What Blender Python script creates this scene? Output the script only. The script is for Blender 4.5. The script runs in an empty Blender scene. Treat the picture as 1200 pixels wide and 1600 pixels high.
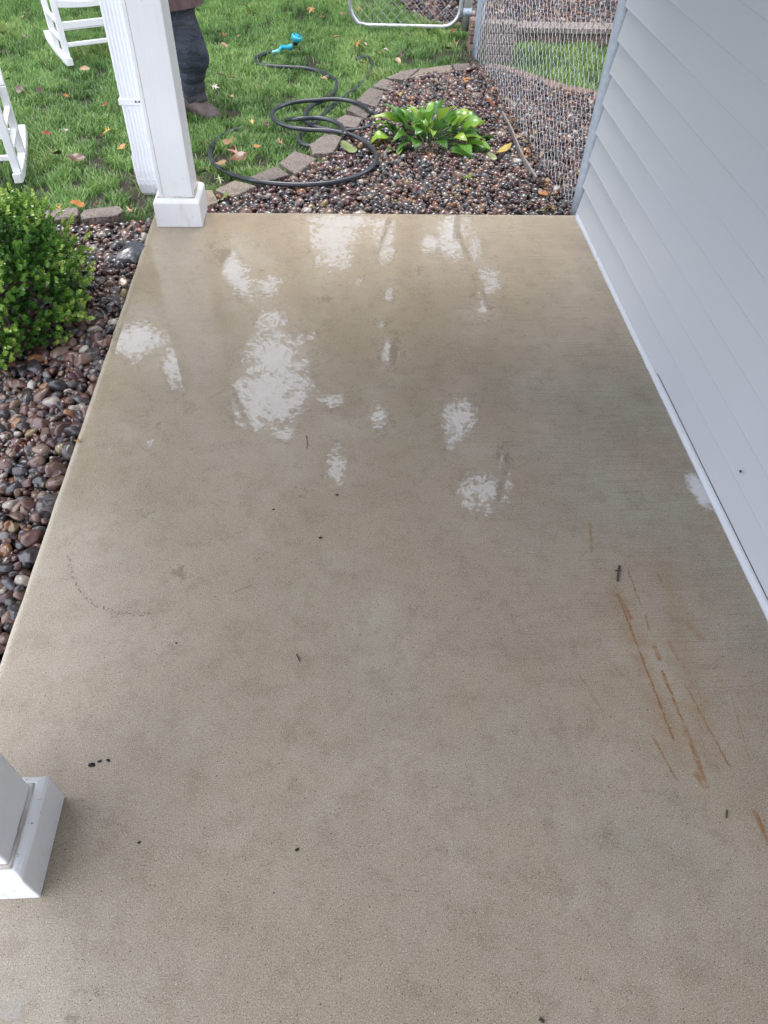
import bpy, bmesh, math, random
import numpy as np
from mathutils import Vector, Matrix, noise as mnoise

random.seed(7); rng = np.random.default_rng(7)
S = bpy.context.scene
COL = S.collection

# ------------------------------------------------------------------ camera
CH = 1.6
F_PX, PITCH, ROLL, YAW = 1136.75, math.radians(42.059), math.radians(2.707), math.radians(-4.861)
RM = Matrix.Rotation(YAW, 3, 'Z') @ Matrix.Rotation(PITCH, 3, 'X') @ Matrix.Rotation(ROLL, 3, 'Z')
cam = bpy.data.cameras.new('camera'); camo = bpy.data.objects.new('camera', cam); COL.objects.link(camo)
cam.sensor_fit = 'VERTICAL'; cam.sensor_height = 24; cam.lens = 24 * F_PX / 1600
cam.clip_start = .02; cam.clip_end = 500
camo.matrix_world = Matrix.Translation((0, 0, CH)) @ RM.to_4x4()
S.camera = camo

# ------------------------------------------------------------------ world, sun, exposure
SUN_EL, SUN_AZ = math.radians(68), math.radians(-12)     # azimuth from +Y towards +X
w = bpy.data.worlds.new('World'); S.world = w; w.use_nodes = True
wn, wl = w.node_tree.nodes, w.node_tree.links
wn.clear()
out = wn.new('ShaderNodeOutputWorld'); bg = wn.new('ShaderNodeBackground')
sky = wn.new('ShaderNodeTexSky'); sky.sky_type = 'NISHITA'; sky.sun_disc = False
sky.sun_elevation = SUN_EL; sky.sun_rotation = SUN_AZ
sky.air_density = 1.0; sky.dust_density = 2.0; sky.ozone_density = 1.0
tc = wn.new('ShaderNodeTexCoord')
nz = wn.new('ShaderNodeTexNoise'); nz.inputs['Scale'].default_value = 2.2; nz.inputs['Detail'].default_value = 6
cr = wn.new('ShaderNodeMapRange'); cr.inputs[1].default_value = .3; cr.inputs[2].default_value = .75
cr.inputs[3].default_value = 22; cr.inputs[4].default_value = 34
mulc = wn.new('ShaderNodeVectorMath'); mulc.operation = 'SCALE'
mulc.inputs[0].default_value = (.935, .977, 1.09)
mx = wn.new('ShaderNodeMix'); mx.data_type = 'RGBA'; mx.inputs[0].default_value = .8   # cloud cover
wl.new(tc.outputs['Generated'], nz.inputs['Vector']); wl.new(nz.outputs['Fac'], cr.inputs[0])
wl.new(cr.outputs[0], mulc.inputs['Scale']); wl.new(sky.outputs[0], mx.inputs[6]); wl.new(mulc.outputs[0], mx.inputs[7])
wl.new(mx.outputs[2], bg.inputs['Color']); bg.inputs['Strength'].default_value = .1
wl.new(bg.outputs[0], out.inputs[0])
sl = bpy.data.lights.new('sun', 'SUN'); sl.energy = 2.2; sl.angle = math.radians(26); sl.color = (1, .96, .9)
so = bpy.data.objects.new('sun', sl); COL.objects.link(so)
sd = Vector((math.sin(SUN_AZ) * math.cos(SUN_EL), math.cos(SUN_AZ) * math.cos(SUN_EL), math.sin(SUN_EL)))
so.rotation_euler = sd.to_track_quat('Z', 'Y').to_euler(); so.location = (0, 6, 8)
S.view_settings.view_transform = 'Standard'; S.view_settings.look = 'None'
S.view_settings.exposure = 0.56; S.view_settings.gamma = 1; S.view_settings.use_curve_mapping = False
S.render.engine = 'CYCLES'
S.cycles.max_bounces = 6; S.cycles.diffuse_bounces = 3; S.cycles.glossy_bounces = 3

# ------------------------------------------------------------------ helpers
def ray(px, py):
    return RM @ Vector(((px - 600) / F_PX, -(py - 800) / F_PX, -1))
def G(px, py, z=0.0):
    d = ray(px, py); t = (z - CH) / d.z; return Vector((0, 0, CH)) + d * t
def onY(px, py, y):
    d = ray(px, py); t = y / d.y; return Vector((0, 0, CH)) + d * t
def proj(P):
    P = np.atleast_2d(np.asarray(P, float)) - np.array([0, 0, CH])
    c = P @ np.array(RM)          # RM^T @ p
    return np.stack([600 + F_PX * c[:, 0] / -c[:, 2], 800 - F_PX * c[:, 1] / -c[:, 2]], 1)

def tag(o, label=None, cat=None, group=None, kind=None):
    if label: o['label'] = label
    if cat: o['category'] = cat
    if group: o['group'] = group
    if kind: o['kind'] = kind
    return o
def empty(name, loc, rz=0, **k):
    o = bpy.data.objects.new(name, None); COL.objects.link(o); o.location = loc; o.rotation_euler = (0, 0, rz)
    o.empty_display_size = .05
    return tag(o, **k)
def link(name, me, mat, parent=None, smooth=False, **k):
    o = bpy.data.objects.new(name, me); COL.objects.link(o)
    if mat and not me.materials: me.materials.append(mat)
    if smooth: me.polygons.foreach_set('use_smooth', [True] * len(me.polygons))
    if parent: o.parent = parent
    return tag(o, **k)
def obj(name, bm, mat, parent=None, smooth=False, **k):
    me = bpy.data.meshes.new(name); bmesh.ops.recalc_face_normals(bm, faces=bm.faces)
    bm.to_mesh(me); bm.free()
    return link(name, me, mat, parent, smooth, **k)
def npmesh(name, V, Fc, n):
    """V (k,3), Fc (m,n) same-size faces"""
    me = bpy.data.meshes.new(name); V = np.asarray(V, np.float32); Fc = np.asarray(Fc, np.int32)
    me.vertices.add(len(V)); me.vertices.foreach_set('co', V.ravel())
    me.loops.add(Fc.size); me.loops.foreach_set('vertex_index', Fc.ravel())
    me.polygons.add(len(Fc)); me.polygons.foreach_set('loop_start', np.arange(0, Fc.size, n, dtype=np.int32))
    me.polygons.foreach_set('loop_total', np.full(len(Fc), n, np.int32))
    me.update(calc_edges=True); me.validate()
    return me
def box(bm, x0, x1, y0, y1, z0, z1, bev=0, seg=2):
    r = bmesh.ops.create_cube(bm, size=1)
    for v in r['verts']:
        v.co = Vector((x0 + (v.co.x + .5) * (x1 - x0), y0 + (v.co.y + .5) * (y1 - y0), z0 + (v.co.z + .5) * (z1 - z0)))
    if bev:
        es = list({e for v in r['verts'] for e in v.link_edges})
        bmesh.ops.bevel(bm, geom=es, offset=bev, segments=seg, affect='EDGES', profile=.5)
def bar(bm, a, b, wx, wy, up=Vector((0, 1, 0)), bev=.003):
    """rectangular bar from a to b"""
    a, b = Vector(a), Vector(b); d = (b - a); L = d.length; d.normalize()
    s = up.cross(d).normalized(); u = d.cross(s).normalized()
    r = bmesh.ops.create_cube(bm, size=1)
    for v in r['verts']:
        c = v.co.copy(); v.co = a + d * (c.z + .5) * L + s * c.x * wx + u * c.y * wy
    if bev:
        es = list({e for v in r['verts'] for e in v.link_edges})
        bmesh.ops.bevel(bm, geom=es, offset=bev, segments=1, affect='EDGES')
def tube(bm, pts, r, n=8, caps=True):
    """pts list of Vector, r scalar or list"""
    pts = [Vector(p) for p in pts]; rings = []
    rr = r if hasattr(r, '__len__') else [r] * len(pts)
    ref = Vector((0, 0, 1))
    for i, p in enumerate(pts):
        t = (pts[min(i + 1, len(pts) - 1)] - pts[max(i - 1, 0)]).normalized()
        if abs(t.dot(ref)) > .95: ref = Vector((1, 0, 0)) if abs(t.x) < .8 else Vector((0, 1, 0))
        s = t.cross(ref).normalized(); u = s.cross(t).normalized()
        rings.append([bm.verts.new(p + (s * math.cos(2 * math.pi * k / n) + u * math.sin(2 * math.pi * k / n)) * rr[i]) for k in range(n)])
    for a, b in zip(rings, rings[1:]):
        for k in range(n):
            bm.faces.new((a[k], a[(k + 1) % n], b[(k + 1) % n], b[k]))
    if caps:
        bm.faces.new(rings[0]); bm.faces.new(rings[-1][::-1])
def catmull(P, m=8):
    P = [Vector(p) for p in P]; P = [P[0] * 2 - P[1]] + P + [P[-1] * 2 - P[-2]]; o = []
    for i in range(1, len(P) - 2):
        p0, p1, p2, p3 = P[i - 1:i + 3]
        for k in range(m):
            t = k / m
            o.append(.5 * ((2 * p1) + (p2 - p0) * t + (2 * p0 - 5 * p1 + 4 * p2 - p3) * t * t + (3 * p1 - p0 - 3 * p2 + p3) * t ** 3))
    return o + [P[-2]]

# ---- node helpers
class NT:
    def __init__(s, name):
        s.m = bpy.data.materials.new(name); s.m.use_nodes = True; s.t = s.m.node_tree
        s.t.nodes.clear(); s.n = s.t.nodes; s.l = s.t.links
        s.out = s.n.new('ShaderNodeOutputMaterial'); s.b = s.n.new('ShaderNodeBsdfPrincipled')
        s.l.new(s.b.outputs[0], s.out.inputs[0])
    def tex(s, kind='Object'):
        return s.n.new('ShaderNodeTexCoord').outputs[kind]
    def put(s, sock, v):
        if isinstance(v, bpy.types.NodeSocket): s.l.new(v, sock)
        elif v is not None:
            if hasattr(v, '__len__') and len(v) == 3 and sock.type == 'RGBA': v = (*v, 1)
            sock.default_value = v
    def noise(s, vec, scale, detail=3, rough=.5, dist=0, out='Fac'):
        n = s.n.new('ShaderNodeTexNoise'); s.l.new(vec, n.inputs['Vector'])
        n.inputs['Scale'].default_value = scale; n.inputs['Detail'].default_value = detail
        n.inputs['Roughness'].default_value = rough; n.inputs['Distortion'].default_value = dist
        return n.outputs[out]
    def vor(s, vec, scale, feature='F1', out='Distance', rnd=1):
        n = s.n.new('ShaderNodeTexVoronoi'); n.feature = feature; s.l.new(vec, n.inputs['Vector'])
        n.inputs['Scale'].default_value = scale; n.inputs['Randomness'].default_value = rnd
        return n.outputs[out]
    def mr(s, v, a, b, c=0, d=1, smooth=False):
        n = s.n.new('ShaderNodeMapRange'); s.l.new(v, n.inputs[0])
        if smooth: n.interpolation_type = 'SMOOTHSTEP'
        for i, x in enumerate((a, b, c, d)): s.put(n.inputs[i + 1], x)
        return n.outputs[0]
    def math(s, op, a, b=0, c=None, clamp=False):
        n = s.n.new('ShaderNodeMath'); n.operation = op; n.use_clamp = clamp
        s.put(n.inputs[0], a); s.put(n.inputs[1], b)
        if c is not None: s.put(n.inputs[2], c)
        return n.outputs[0]
    def vm(s, op, a, b=None, scale=None, out=0):
        n = s.n.new('ShaderNodeVectorMath'); n.operation = op
        s.put(n.inputs[0], a)
        if b is not None: s.put(n.inputs[1], b)
        if scale is not None: s.put(n.inputs['Scale'], scale)
        return n.outputs[out]
    def mix(s, f, a, b, mode='MIX'):
        n = s.n.new('ShaderNodeMix'); n.data_type = 'RGBA'; n.blend_type = mode
        s.put(n.inputs[0], f); s.put(n.inputs[6], a); s.put(n.inputs[7], b)
        return n.outputs[2]
    def ramp(s, f, stops, interp='LINEAR'):
        n = s.n.new('ShaderNodeValToRGB'); s.l.new(f, n.inputs[0]); e = n.color_ramp.elements
        n.color_ramp.interpolation = interp
        while len(e) > 1: e.remove(e[-1])
        e[0].position = stops[0][0]; e[0].color = (*stops[0][1], 1)
        for p, c in stops[1:]:
            x = e.new(p); x.color = (*c, 1)
        return n.outputs[0]
    def attr(s, name, out='Fac'):
        n = s.n.new('ShaderNodeAttribute'); n.attribute_name = name; return n.outputs[out]
    def bump(s, h, strength=.3, dist=.002, normal=None):
        n = s.n.new('ShaderNodeBump'); s.l.new(h, n.inputs['Height'])
        s.put(n.inputs['Strength'], strength); n.inputs['Distance'].default_value = dist
        if normal: s.l.new(normal, n.inputs['Normal'])
        return n.outputs[0]
    def fin(s, **k):
        for a, v in k.items():
            s.put(s.b.inputs[a.replace('_', ' ')], v)
        return s.m

# ------------------------------------------------------------------ puddle shapes (slab film and gaps)
PUD = [  # px cx, cy, rx, ry, tilt(deg), strength
 (522,372,27,36,0,1.3),(535,345,44,10,0,1.2),(600,372,13,36,0,1.1),(598,347,24,9,0,.9),
 (708,365,20,33,0,1.2),(670,382,14,14,0,1),(732,344,12,7,0,.8),(742,388,11,24,0,1.0),(800,352,9,14,0,.7),
 (765,440,26,30,0,.85),(755,482,20,24,0,.7),(366,425,15,42,-32,1.2),(422,445,26,24,0,.75),(425,497,30,20,0,.75),
 (430,560,34,34,0,1.3),(418,618,50,36,-15,1.3),(482,525,20,14,0,.75),(560,440,14,10,0,.7),(215,530,32,19,0,1.3),(203,548,12,24,-15,1),
 (272,575,14,32,-12,1.1),(240,690,9,9,0,.9),(226,703,6,8,0,.8),(245,664,7,6,0,.7),(445,680,15,11,0,1),(525,732,15,30,0,1.0),
 (592,650,24,22,0,.8),(520,626,24,14,0,.8),(716,655,26,32,15,1.0),(705,690,14,22,0,.8),(757,768,42,30,0,1.0),(790,722,16,30,0,.7),
 (612,548,20,30,0,.8),(610,462,17,15,0,.75),(598,505,15,12,0,.7),(285,897,15,14,0,.62),(228,800,16,8,0,.6),(30,1107,16,6,0,.75),
 (50,1000,22,10,30,.55),(8,1575,26,26,20,1.1),(112,1592,16,11,-30,.9),(155,1550,40,8,0,.6),(655,420,7,9,0,.8),(505,468,20,8,0,.6),(300,640,12,18,-20,.6),
 (190,600,16,7,0,.6),(540,410,14,14,0,.65),(470,770,12,10,0,.6)]
def pfield(px, py, grow=1.0, margin=0):
    f = np.full(len(px), -1.0)
    for cx, cy, rx, ry, t, s in PUD:
        t = math.radians(t); dx, dy = px - cx, py - cy
        u = (dx * math.cos(t) + dy * math.sin(t)) / (rx * grow + margin); v = (-dx * math.sin(t) + dy * math.cos(t)) / (ry * grow + margin)
        f = np.maximum(f, s - np.sqrt(u * u + v * v) * .9)
    return f

# ------------------------------------------------------------------ materials
def m_concrete():
    N = NT('wet_concrete'); P = N.tex(); sep = N.n.new('ShaderNodeSeparateXYZ'); N.l.new(P, sep.inputs[0]); X, Y = sep.outputs[0], sep.outputs[1]
    big = N.noise(P, 1.6, 7, .7, .1); med = N.noise(P, 6, 7, .7, .1); fine = N.noise(P, 430, 3, .7)
    tan, grey, pink = (.42, .335, .22), (.40, .352, .272), (.42, .342, .255)
    warm = N.math('ADD', N.mr(Y, .9, 2.6), N.math('MULTIPLY', N.math('SUBTRACT', big, .5), 1.6))
    warm = N.math('SUBTRACT', warm, N.mr(X, .2, 1.0, 0, .75), clamp=True)
    base = N.mix(warm, N.mix(N.mr(big, .42, .6), pink, grey), tan)
    base = N.mix(N.mr(med, .3, .7, 0, 1), N.mix(.5, base, (.82, .8, .78), 'MULTIPLY'), base)
    blot = N.noise(N.vm('ADD', P, (7, 2, 0)), 3.3, 8, .75, .1)
    base = N.mix(N.mr(blot, .52, .68, 0, .45), base, (.50, .455, .37)); base = N.mix(N.mr(blot, .47, .36, 0, .32), base, (.27, .205, .13))
    base = N.mix(N.mr(N.noise(P, 13, 8, .8, .1), .5, .62, 0, .42), base, (.25, .19, .125))
    # right hand strip near the siding a little darker and broom-finished
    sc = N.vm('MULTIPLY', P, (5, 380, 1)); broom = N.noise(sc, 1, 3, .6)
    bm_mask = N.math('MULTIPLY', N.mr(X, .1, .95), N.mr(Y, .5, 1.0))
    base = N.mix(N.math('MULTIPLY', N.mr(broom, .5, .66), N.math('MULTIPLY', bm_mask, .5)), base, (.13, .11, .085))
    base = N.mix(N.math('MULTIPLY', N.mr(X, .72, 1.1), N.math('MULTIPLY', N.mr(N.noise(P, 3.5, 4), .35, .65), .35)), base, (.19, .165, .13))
    # grit: dark pits, pale grains
    base = N.mix(N.mr(fine, .49, .30, 0, 1.15), base, (.10, .078, .055))
    base = N.mix(N.mr(N.noise(P, 380, 2, .7), .54, .70, 0, .85), base, (.68, .62, .52))
    g2 = N.noise(P, 210, 1, .5)
    base = N.mix(N.mr(g2, .31, .26, 0, .85), base, (.06, .045, .03))
    base = N.mix(N.mr(N.noise(N.vm('ADD', P, (3, 1, 2)), 240, 1, .5), .745, .775, 0, .8), base, (.75, .72, .66))
    # hairline crazing
    Pd = N.vm('ADD', P, N.vm('SCALE', N.noise(P, 9, 3, out='Color'), scale=.12))
    cr = N.math('MULTIPLY', N.mr(N.vor(Pd, 9, 'DISTANCE_TO_EDGE'), .007, .0), N.mr(N.noise(P, 2.3, 3), .52, .66))
    base = N.mix(N.math('MULTIPLY', cr, .3), base, (.09, .07, .05))
    # rust streaks left by chair feet
    Pr = N.vm('ADD', P, N.vm('SCALE', N.vm('SUBTRACT', N.noise(P, 60, 3, out='Color'), (.5, .5, .5)), scale=.010))
    Pr = N.vm('MULTIPLY', Pr, (1, 1, 0))
    rust = None
    for x0, y0, x1, y1, wd, a in [(965,928,1052,1155,.004,1.1),(965,930,985,965,.009,.8),(980,888,1001,945,.0028,.9),(1035,1050,1070,1135,.004,1),(1070,1135,1104,1228,.007,.8),(1090,1212,1100,1226,.01,.7),
        (1072,1072,1140,1198,.0032,.8),(1027,893,1037,918,.004,.6),(1009,962,1014,985,.004,.6),(1046,1003,1060,1030,.008,.6),(1020,1150,1058,1220,.004,.7),(1142,1085,1172,1190,.003,.4),
        (903,1050,940,1110,.0025,.45),(922,815,925,862,.006,.5),(1180,1270,1204,1322,.006,1.1),(1075,975,1095,995,.012,.45),(1022,1010,1030,1030,.007,.7),(1040,880,1110,1180,.03,.22),(960,930,1060,1180,.03,.22),(1116,1180,1124,1206,.004,.4)]:
        A, B = G(x0, y0), G(x1, y1); ba = (B - A)
        pa = N.vm('SUBTRACT', Pr, tuple(A)); h = N.math('MULTIPLY', N.vm('DOT_PRODUCT', pa, tuple(ba), out='Value'), 1 / ba.length_squared, clamp=True)
        d = N.vm('LENGTH', N.vm('SUBTRACT', pa, N.vm('SCALE', tuple(ba), scale=h)), out='Value')
        mk = N.mr(d, wd * 1.5, wd * .15, 0, a, smooth=True)
        rust = mk if rust is None else N.math('MAXIMUM', rust, mk)
    rust = N.math('MULTIPLY', rust, N.mr(N.noise(P, 42, 5, .75), .36, .56, .25, 1.1), clamp=True)
    halo = N.math('MULTIPLY', N.mr(N.vm('LENGTH', N.vm('MULTIPLY', N.vm('SUBTRACT', P, tuple(G(1050, 1080))), (4.2, 2.6, 0)), out='Value'), 1, .2), N.mr(N.noise(P, 22, 6, .75), .45, .65, 0, .35))
    base = N.mix(halo, base, (.36, .22, .10))
    base = N.mix(N.math('MULTIPLY', rust, .92), base, N.mix(N.noise(P, 200, 2), (.13, .045, .014), (.40, .20, .065)))
    arc = None
    for x0, y0, x1, y1 in [(108,868,113,900),(113,900,124,922),(124,922,146,944),(146,944,182,958),(182,958,235,960)]:
        A, B = G(x0, y0), G(x1, y1); ba = (B - A); pa = N.vm('SUBTRACT', Pr, tuple(A)); h = N.math('MULTIPLY', N.vm('DOT_PRODUCT', pa, tuple(ba), out='Value'), 1 / ba.length_squared, clamp=True)
        d = N.vm('LENGTH', N.vm('SUBTRACT', pa, N.vm('SCALE', tuple(ba), scale=h)), out='Value'); mk = N.mr(d, .009, .002)
        arc = mk if arc is None else N.math('MAXIMUM', arc, mk)
    base = N.mix(N.math('MULTIPLY', arc, N.mr(N.noise(P, 170, 2), .5, .62, 0, .75)), base, (.08, .05, .045))
    # pale worn bull-nosed edge and white paint smear by the siding
    edge = N.math('MAXIMUM', N.mr(X, -.825, -.845), N.mr(Y, 3.305, 3.33))
    base = N.mix(N.math('MULTIPLY', edge, .6), base, (.62, .57, .48))
    sm = G(1092, 765); dd = N.vm('LENGTH', N.vm('MULTIPLY', N.vm('SUBTRACT', P, tuple(sm)), (28, 11, 0)), out='Value')
    smear = N.mr(N.math('ADD', dd, N.math('MULTIPLY', N.noise(P, 45, 4, .7), 1.6)), 1.75, 1.35)
    base = N.mix(N.math('MULTIPLY', smear, .75), base, (.72, .74, .78))
    ex = N.mr(N.math('ADD', X, N.math('MULTIPLY', N.noise(P, 30, 3), .006)), 1.125, 1.128)
    base = N.mix(ex, base, (.8, .82, .86))
    # water: damp film far out, standing water in the puddle field
    pf = N.attr('puddle'); n1 = N.math('ADD', N.math('MULTIPLY', N.noise(N.vm('MULTIPLY', P, (1, .8, 1)), 15, 6, .8, 1.8), .6), N.math('MULTIPLY', N.noise(N.vm('MULTIPLY', P, (1, 1.3, 1)), 60, 5, .75, 1.2), .4))
    pud = N.mr(N.math('ADD', pf, N.math('MULTIPLY', N.math('SUBTRACT', n1, .5), 10)), .22, .30)
    wet = N.math('ADD', N.mr(Y, .9, 2.0, .35, 1), N.math('MULTIPLY', N.math('SUBTRACT', big, .5), .5), clamp=True)
    wet = N.math('MAXIMUM', N.math('MULTIPLY', wet, N.mr(X, .55, 1.0, 1, .45)), pud)
    rough = N.mix(pud, N.mr(wet, .3, 1, .30, .12), (.035, .035, .035))
    base = N.mix(N.math('ADD', N.math('MULTIPLY', wet, .20), N.math('MULTIPLY', pud, .15)), base, (.01, .012, .016))
    hgt = N.math('ADD', N.math('MULTIPLY', fine, 1), N.math('MULTIPLY', broom, N.math('MULTIPLY', bm_mask, 1.5)))
    nb = N.bump(hgt, N.mr(wet, 0, 1, .35, .10), .0012)
    rip = N.bump(N.noise(N.vm('MULTIPLY', P, (1, 2.5, 1)), 30, 2), N.mr(pud, 0, 1, .10, .05), .002)
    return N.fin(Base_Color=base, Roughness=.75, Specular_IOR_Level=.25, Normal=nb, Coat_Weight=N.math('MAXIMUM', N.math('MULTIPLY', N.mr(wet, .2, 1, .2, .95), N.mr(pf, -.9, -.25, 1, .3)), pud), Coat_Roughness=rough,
                 Coat_IOR=N.mr(pud, 0, 1, 1.6, 1.62), Coat_Normal=rip)

def m_paint(name, col=(.83, .84, .86), rough=.38, dirt=.25, chips=True, wet=0):
    N = NT(name); P = N.tex(); n = N.noise(P, 3, 5, .6); c = N.mix(N.mr(n, .35, .75, 0, dirt), col, tuple(x * .78 for x in col))
    grain = N.noise(N.vm('MULTIPLY', P, (60, 60, 3)), 1, 3)
    c = N.mix(N.mr(grain, .5, .75, 0, .10), c, (.5, .49, .46))
    if chips:
        sz = N.n.new('ShaderNodeSeparateXYZ'); N.l.new(P, sz.inputs[0])
        low = N.math('MAXIMUM', N.mr(sz.outputs[2], .30, .10, 0, 1), N.mr(N.noise(P, 4, 2), .56, .64))
        ch = N.math('MULTIPLY', N.mr(N.noise(P, 46, 5, .78), .66, .675), low)
        scuff = N.math('MULTIPLY', N.mr(N.noise(N.vm('MULTIPLY', P, (3, 3, 1)), 9, 5, .7), .55, .75, 0, .3), low)
        c = N.mix(scuff, c, (.45, .40, .33))
        c = N.mix(ch, c, (.10, .06, .04))
    return N.fin(Base_Color=c, Roughness=N.mr(n, .3, .7, rough - .08, rough + .12), Normal=N.bump(N.math('ADD', grain, N.noise(P, 140, 3)), .25, .0008), Coat_Weight=wet, Coat_Roughness=.12)

def m_siding():
    N = NT('vinyl_siding'); P = N.tex(); n = N.noise(P, .9, 3)
    c = N.mix(N.mr(n, .3, .7), (.425, .447, .48), (.455, .476, .51))
    c = N.mix(N.mr(N.noise(N.vm('MULTIPLY', P, (1, 9, 14)), 2, 5, .7), .55, .8, 0, .10), c, (.40, .41, .43))
    v = N.n.new('ShaderNodeTexVoronoi'); N.l.new(P, v.inputs['Vector']); v.inputs['Scale'].default_value = 5
    cs = N.n.new('ShaderNodeSeparateColor'); N.l.new(v.outputs['Color'], cs.inputs[0])
    sp = N.math('MULTIPLY', N.mr(N.math('ADD', v.outputs['Distance'], N.math('MULTIPLY', N.noise(P, 90, 2), .03)), .034, .026), N.mr(cs.outputs[0], .8, .82))
    c = N.mix(N.math('MULTIPLY', sp, .8), c, (.84, .86, .9))
    low = N.n.new('ShaderNodeSeparateXYZ'); N.l.new(P, low.inputs[0])
    g = N.noise(N.vm('MULTIPLY', P, (1, 6, 60)), 2, 3)
    return N.fin(Base_Color=c, Roughness=.36, Specular_IOR_Level=.45, Normal=N.bump(N.math('ADD', N.math('MULTIPLY', g, .4), N.noise(P, 2.2, 2)), .12, .004))

def m_simple(name, col, rough=.6, var=.3, scale=30, bump=.3, metal=0, col2=None, wet=0, bd=.003):
    N = NT(name); P = N.tex(); n = N.noise(P, scale, 4, .6)
    c = N.mix(N.mr(n, .3, .7), col, col2 or tuple(x * (1 - var) for x in col))
    return N.fin(Base_Color=c, Roughness=rough, Metallic=metal, Normal=N.bump(n, bump, bd), Coat_Weight=wet, Coat_Roughness=.15)

PEB = [(0, (.026, .028, .034)), (.12, (.045, .048, .058)), (.21, (.09, .036, .036)), (.40, (.16, .068, .055)), (.52, (.055, .04, .038)), (.60, (.20, .115, .085)),
       (.70, (.085, .09, .10)), (.77, (.30, .20, .15)), (.84, (.17, .16, .155)), (.90, (.33, .14, .06)), (.93, (.27, .19, .08)), (.955, (.48, .42, .36)), (.985, (.62, .58, .52))]
def m_pebble(name, attr):
    N = NT(name); P = N.tex()
    if attr: r = N.attr('rnd')
    else:
        oi = N.n.new('ShaderNodeObjectInfo'); r = oi.outputs['Random']
    c = N.ramp(r, PEB, 'CONSTANT'); vein = N.noise(P, 90, 4, .6, 1.2)
    c = N.mix(N.mr(vein, .52, .7, 0, .35), c, N.mix(.5, c, (.30, .24, .2)))
    c = N.mix(N.mr(N.noise(P, 160, 3), .3, .5, .4, 0), c, (.02, .018, .018)); c = N.mix(.36, c, (.028, .012, .012))
    return N.fin(Base_Color=c, Roughness=.3, Specular_IOR_Level=.4, Coat_Weight=.6, Coat_Roughness=.07, Normal=N.bump(N.noise(P, 110, 3), .35, .0025))

def m_brick(name, cols, wetness=.25):
    N = NT(name); P = N.tex(); oi = N.n.new('ShaderNodeObjectInfo')
    c = N.ramp(oi.outputs['Random'], cols); n = N.noise(P, 60, 5, .7)
    c = N.mix(N.mr(n, .35, .7), N.mix(.45, c, (.03, .028, .026)), c)
    c = N.mix(N.mr(N.noise(P, 14, 4, .7), .52, .7, 0, .6), c, (.07, .062, .055))
    c = N.mix(N.mr(N.noise(P, 75, 2, .6), .57, .64, 0, .8), c, (.025, .023, .022))
    pit = N.mr(N.vor(P, 130), .0, .35)
    c = N.mix(N.mr(N.vor(P, 130), .25, .1, 0, .6), c, (.03, .026, .022))
    return N.fin(Base_Color=c, Roughness=.62, Normal=N.bump(N.math('ADD', n, pit), 1, .006), Coat_Weight=wetness, Coat_Roughness=.25)

def m_leafy(name, stops, rough=.35, trans=.25, attr='rnd', coat=0):
    N = NT(name)
    if attr == 'obj': f = N.n.new('ShaderNodeObjectInfo').outputs['Random']
    else: f = N.attr(attr)
    c = N.ramp(f, stops)
    tr = N.n.new('ShaderNodeBsdfTranslucent'); N.l.new(c, tr.inputs[0])
    mx = N.n.new('ShaderNodeMixShader'); mx.inputs[0].default_value = trans
    N.l.new(N.b.outputs[0], mx.inputs[1]); N.l.new(tr.outputs[0], mx.inputs[2]); N.l.new(mx.outputs[0], N.out.inputs[0])
    return N.fin(Base_Color=c, Roughness=rough, Coat_Weight=coat, Coat_Roughness=.12)

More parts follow.
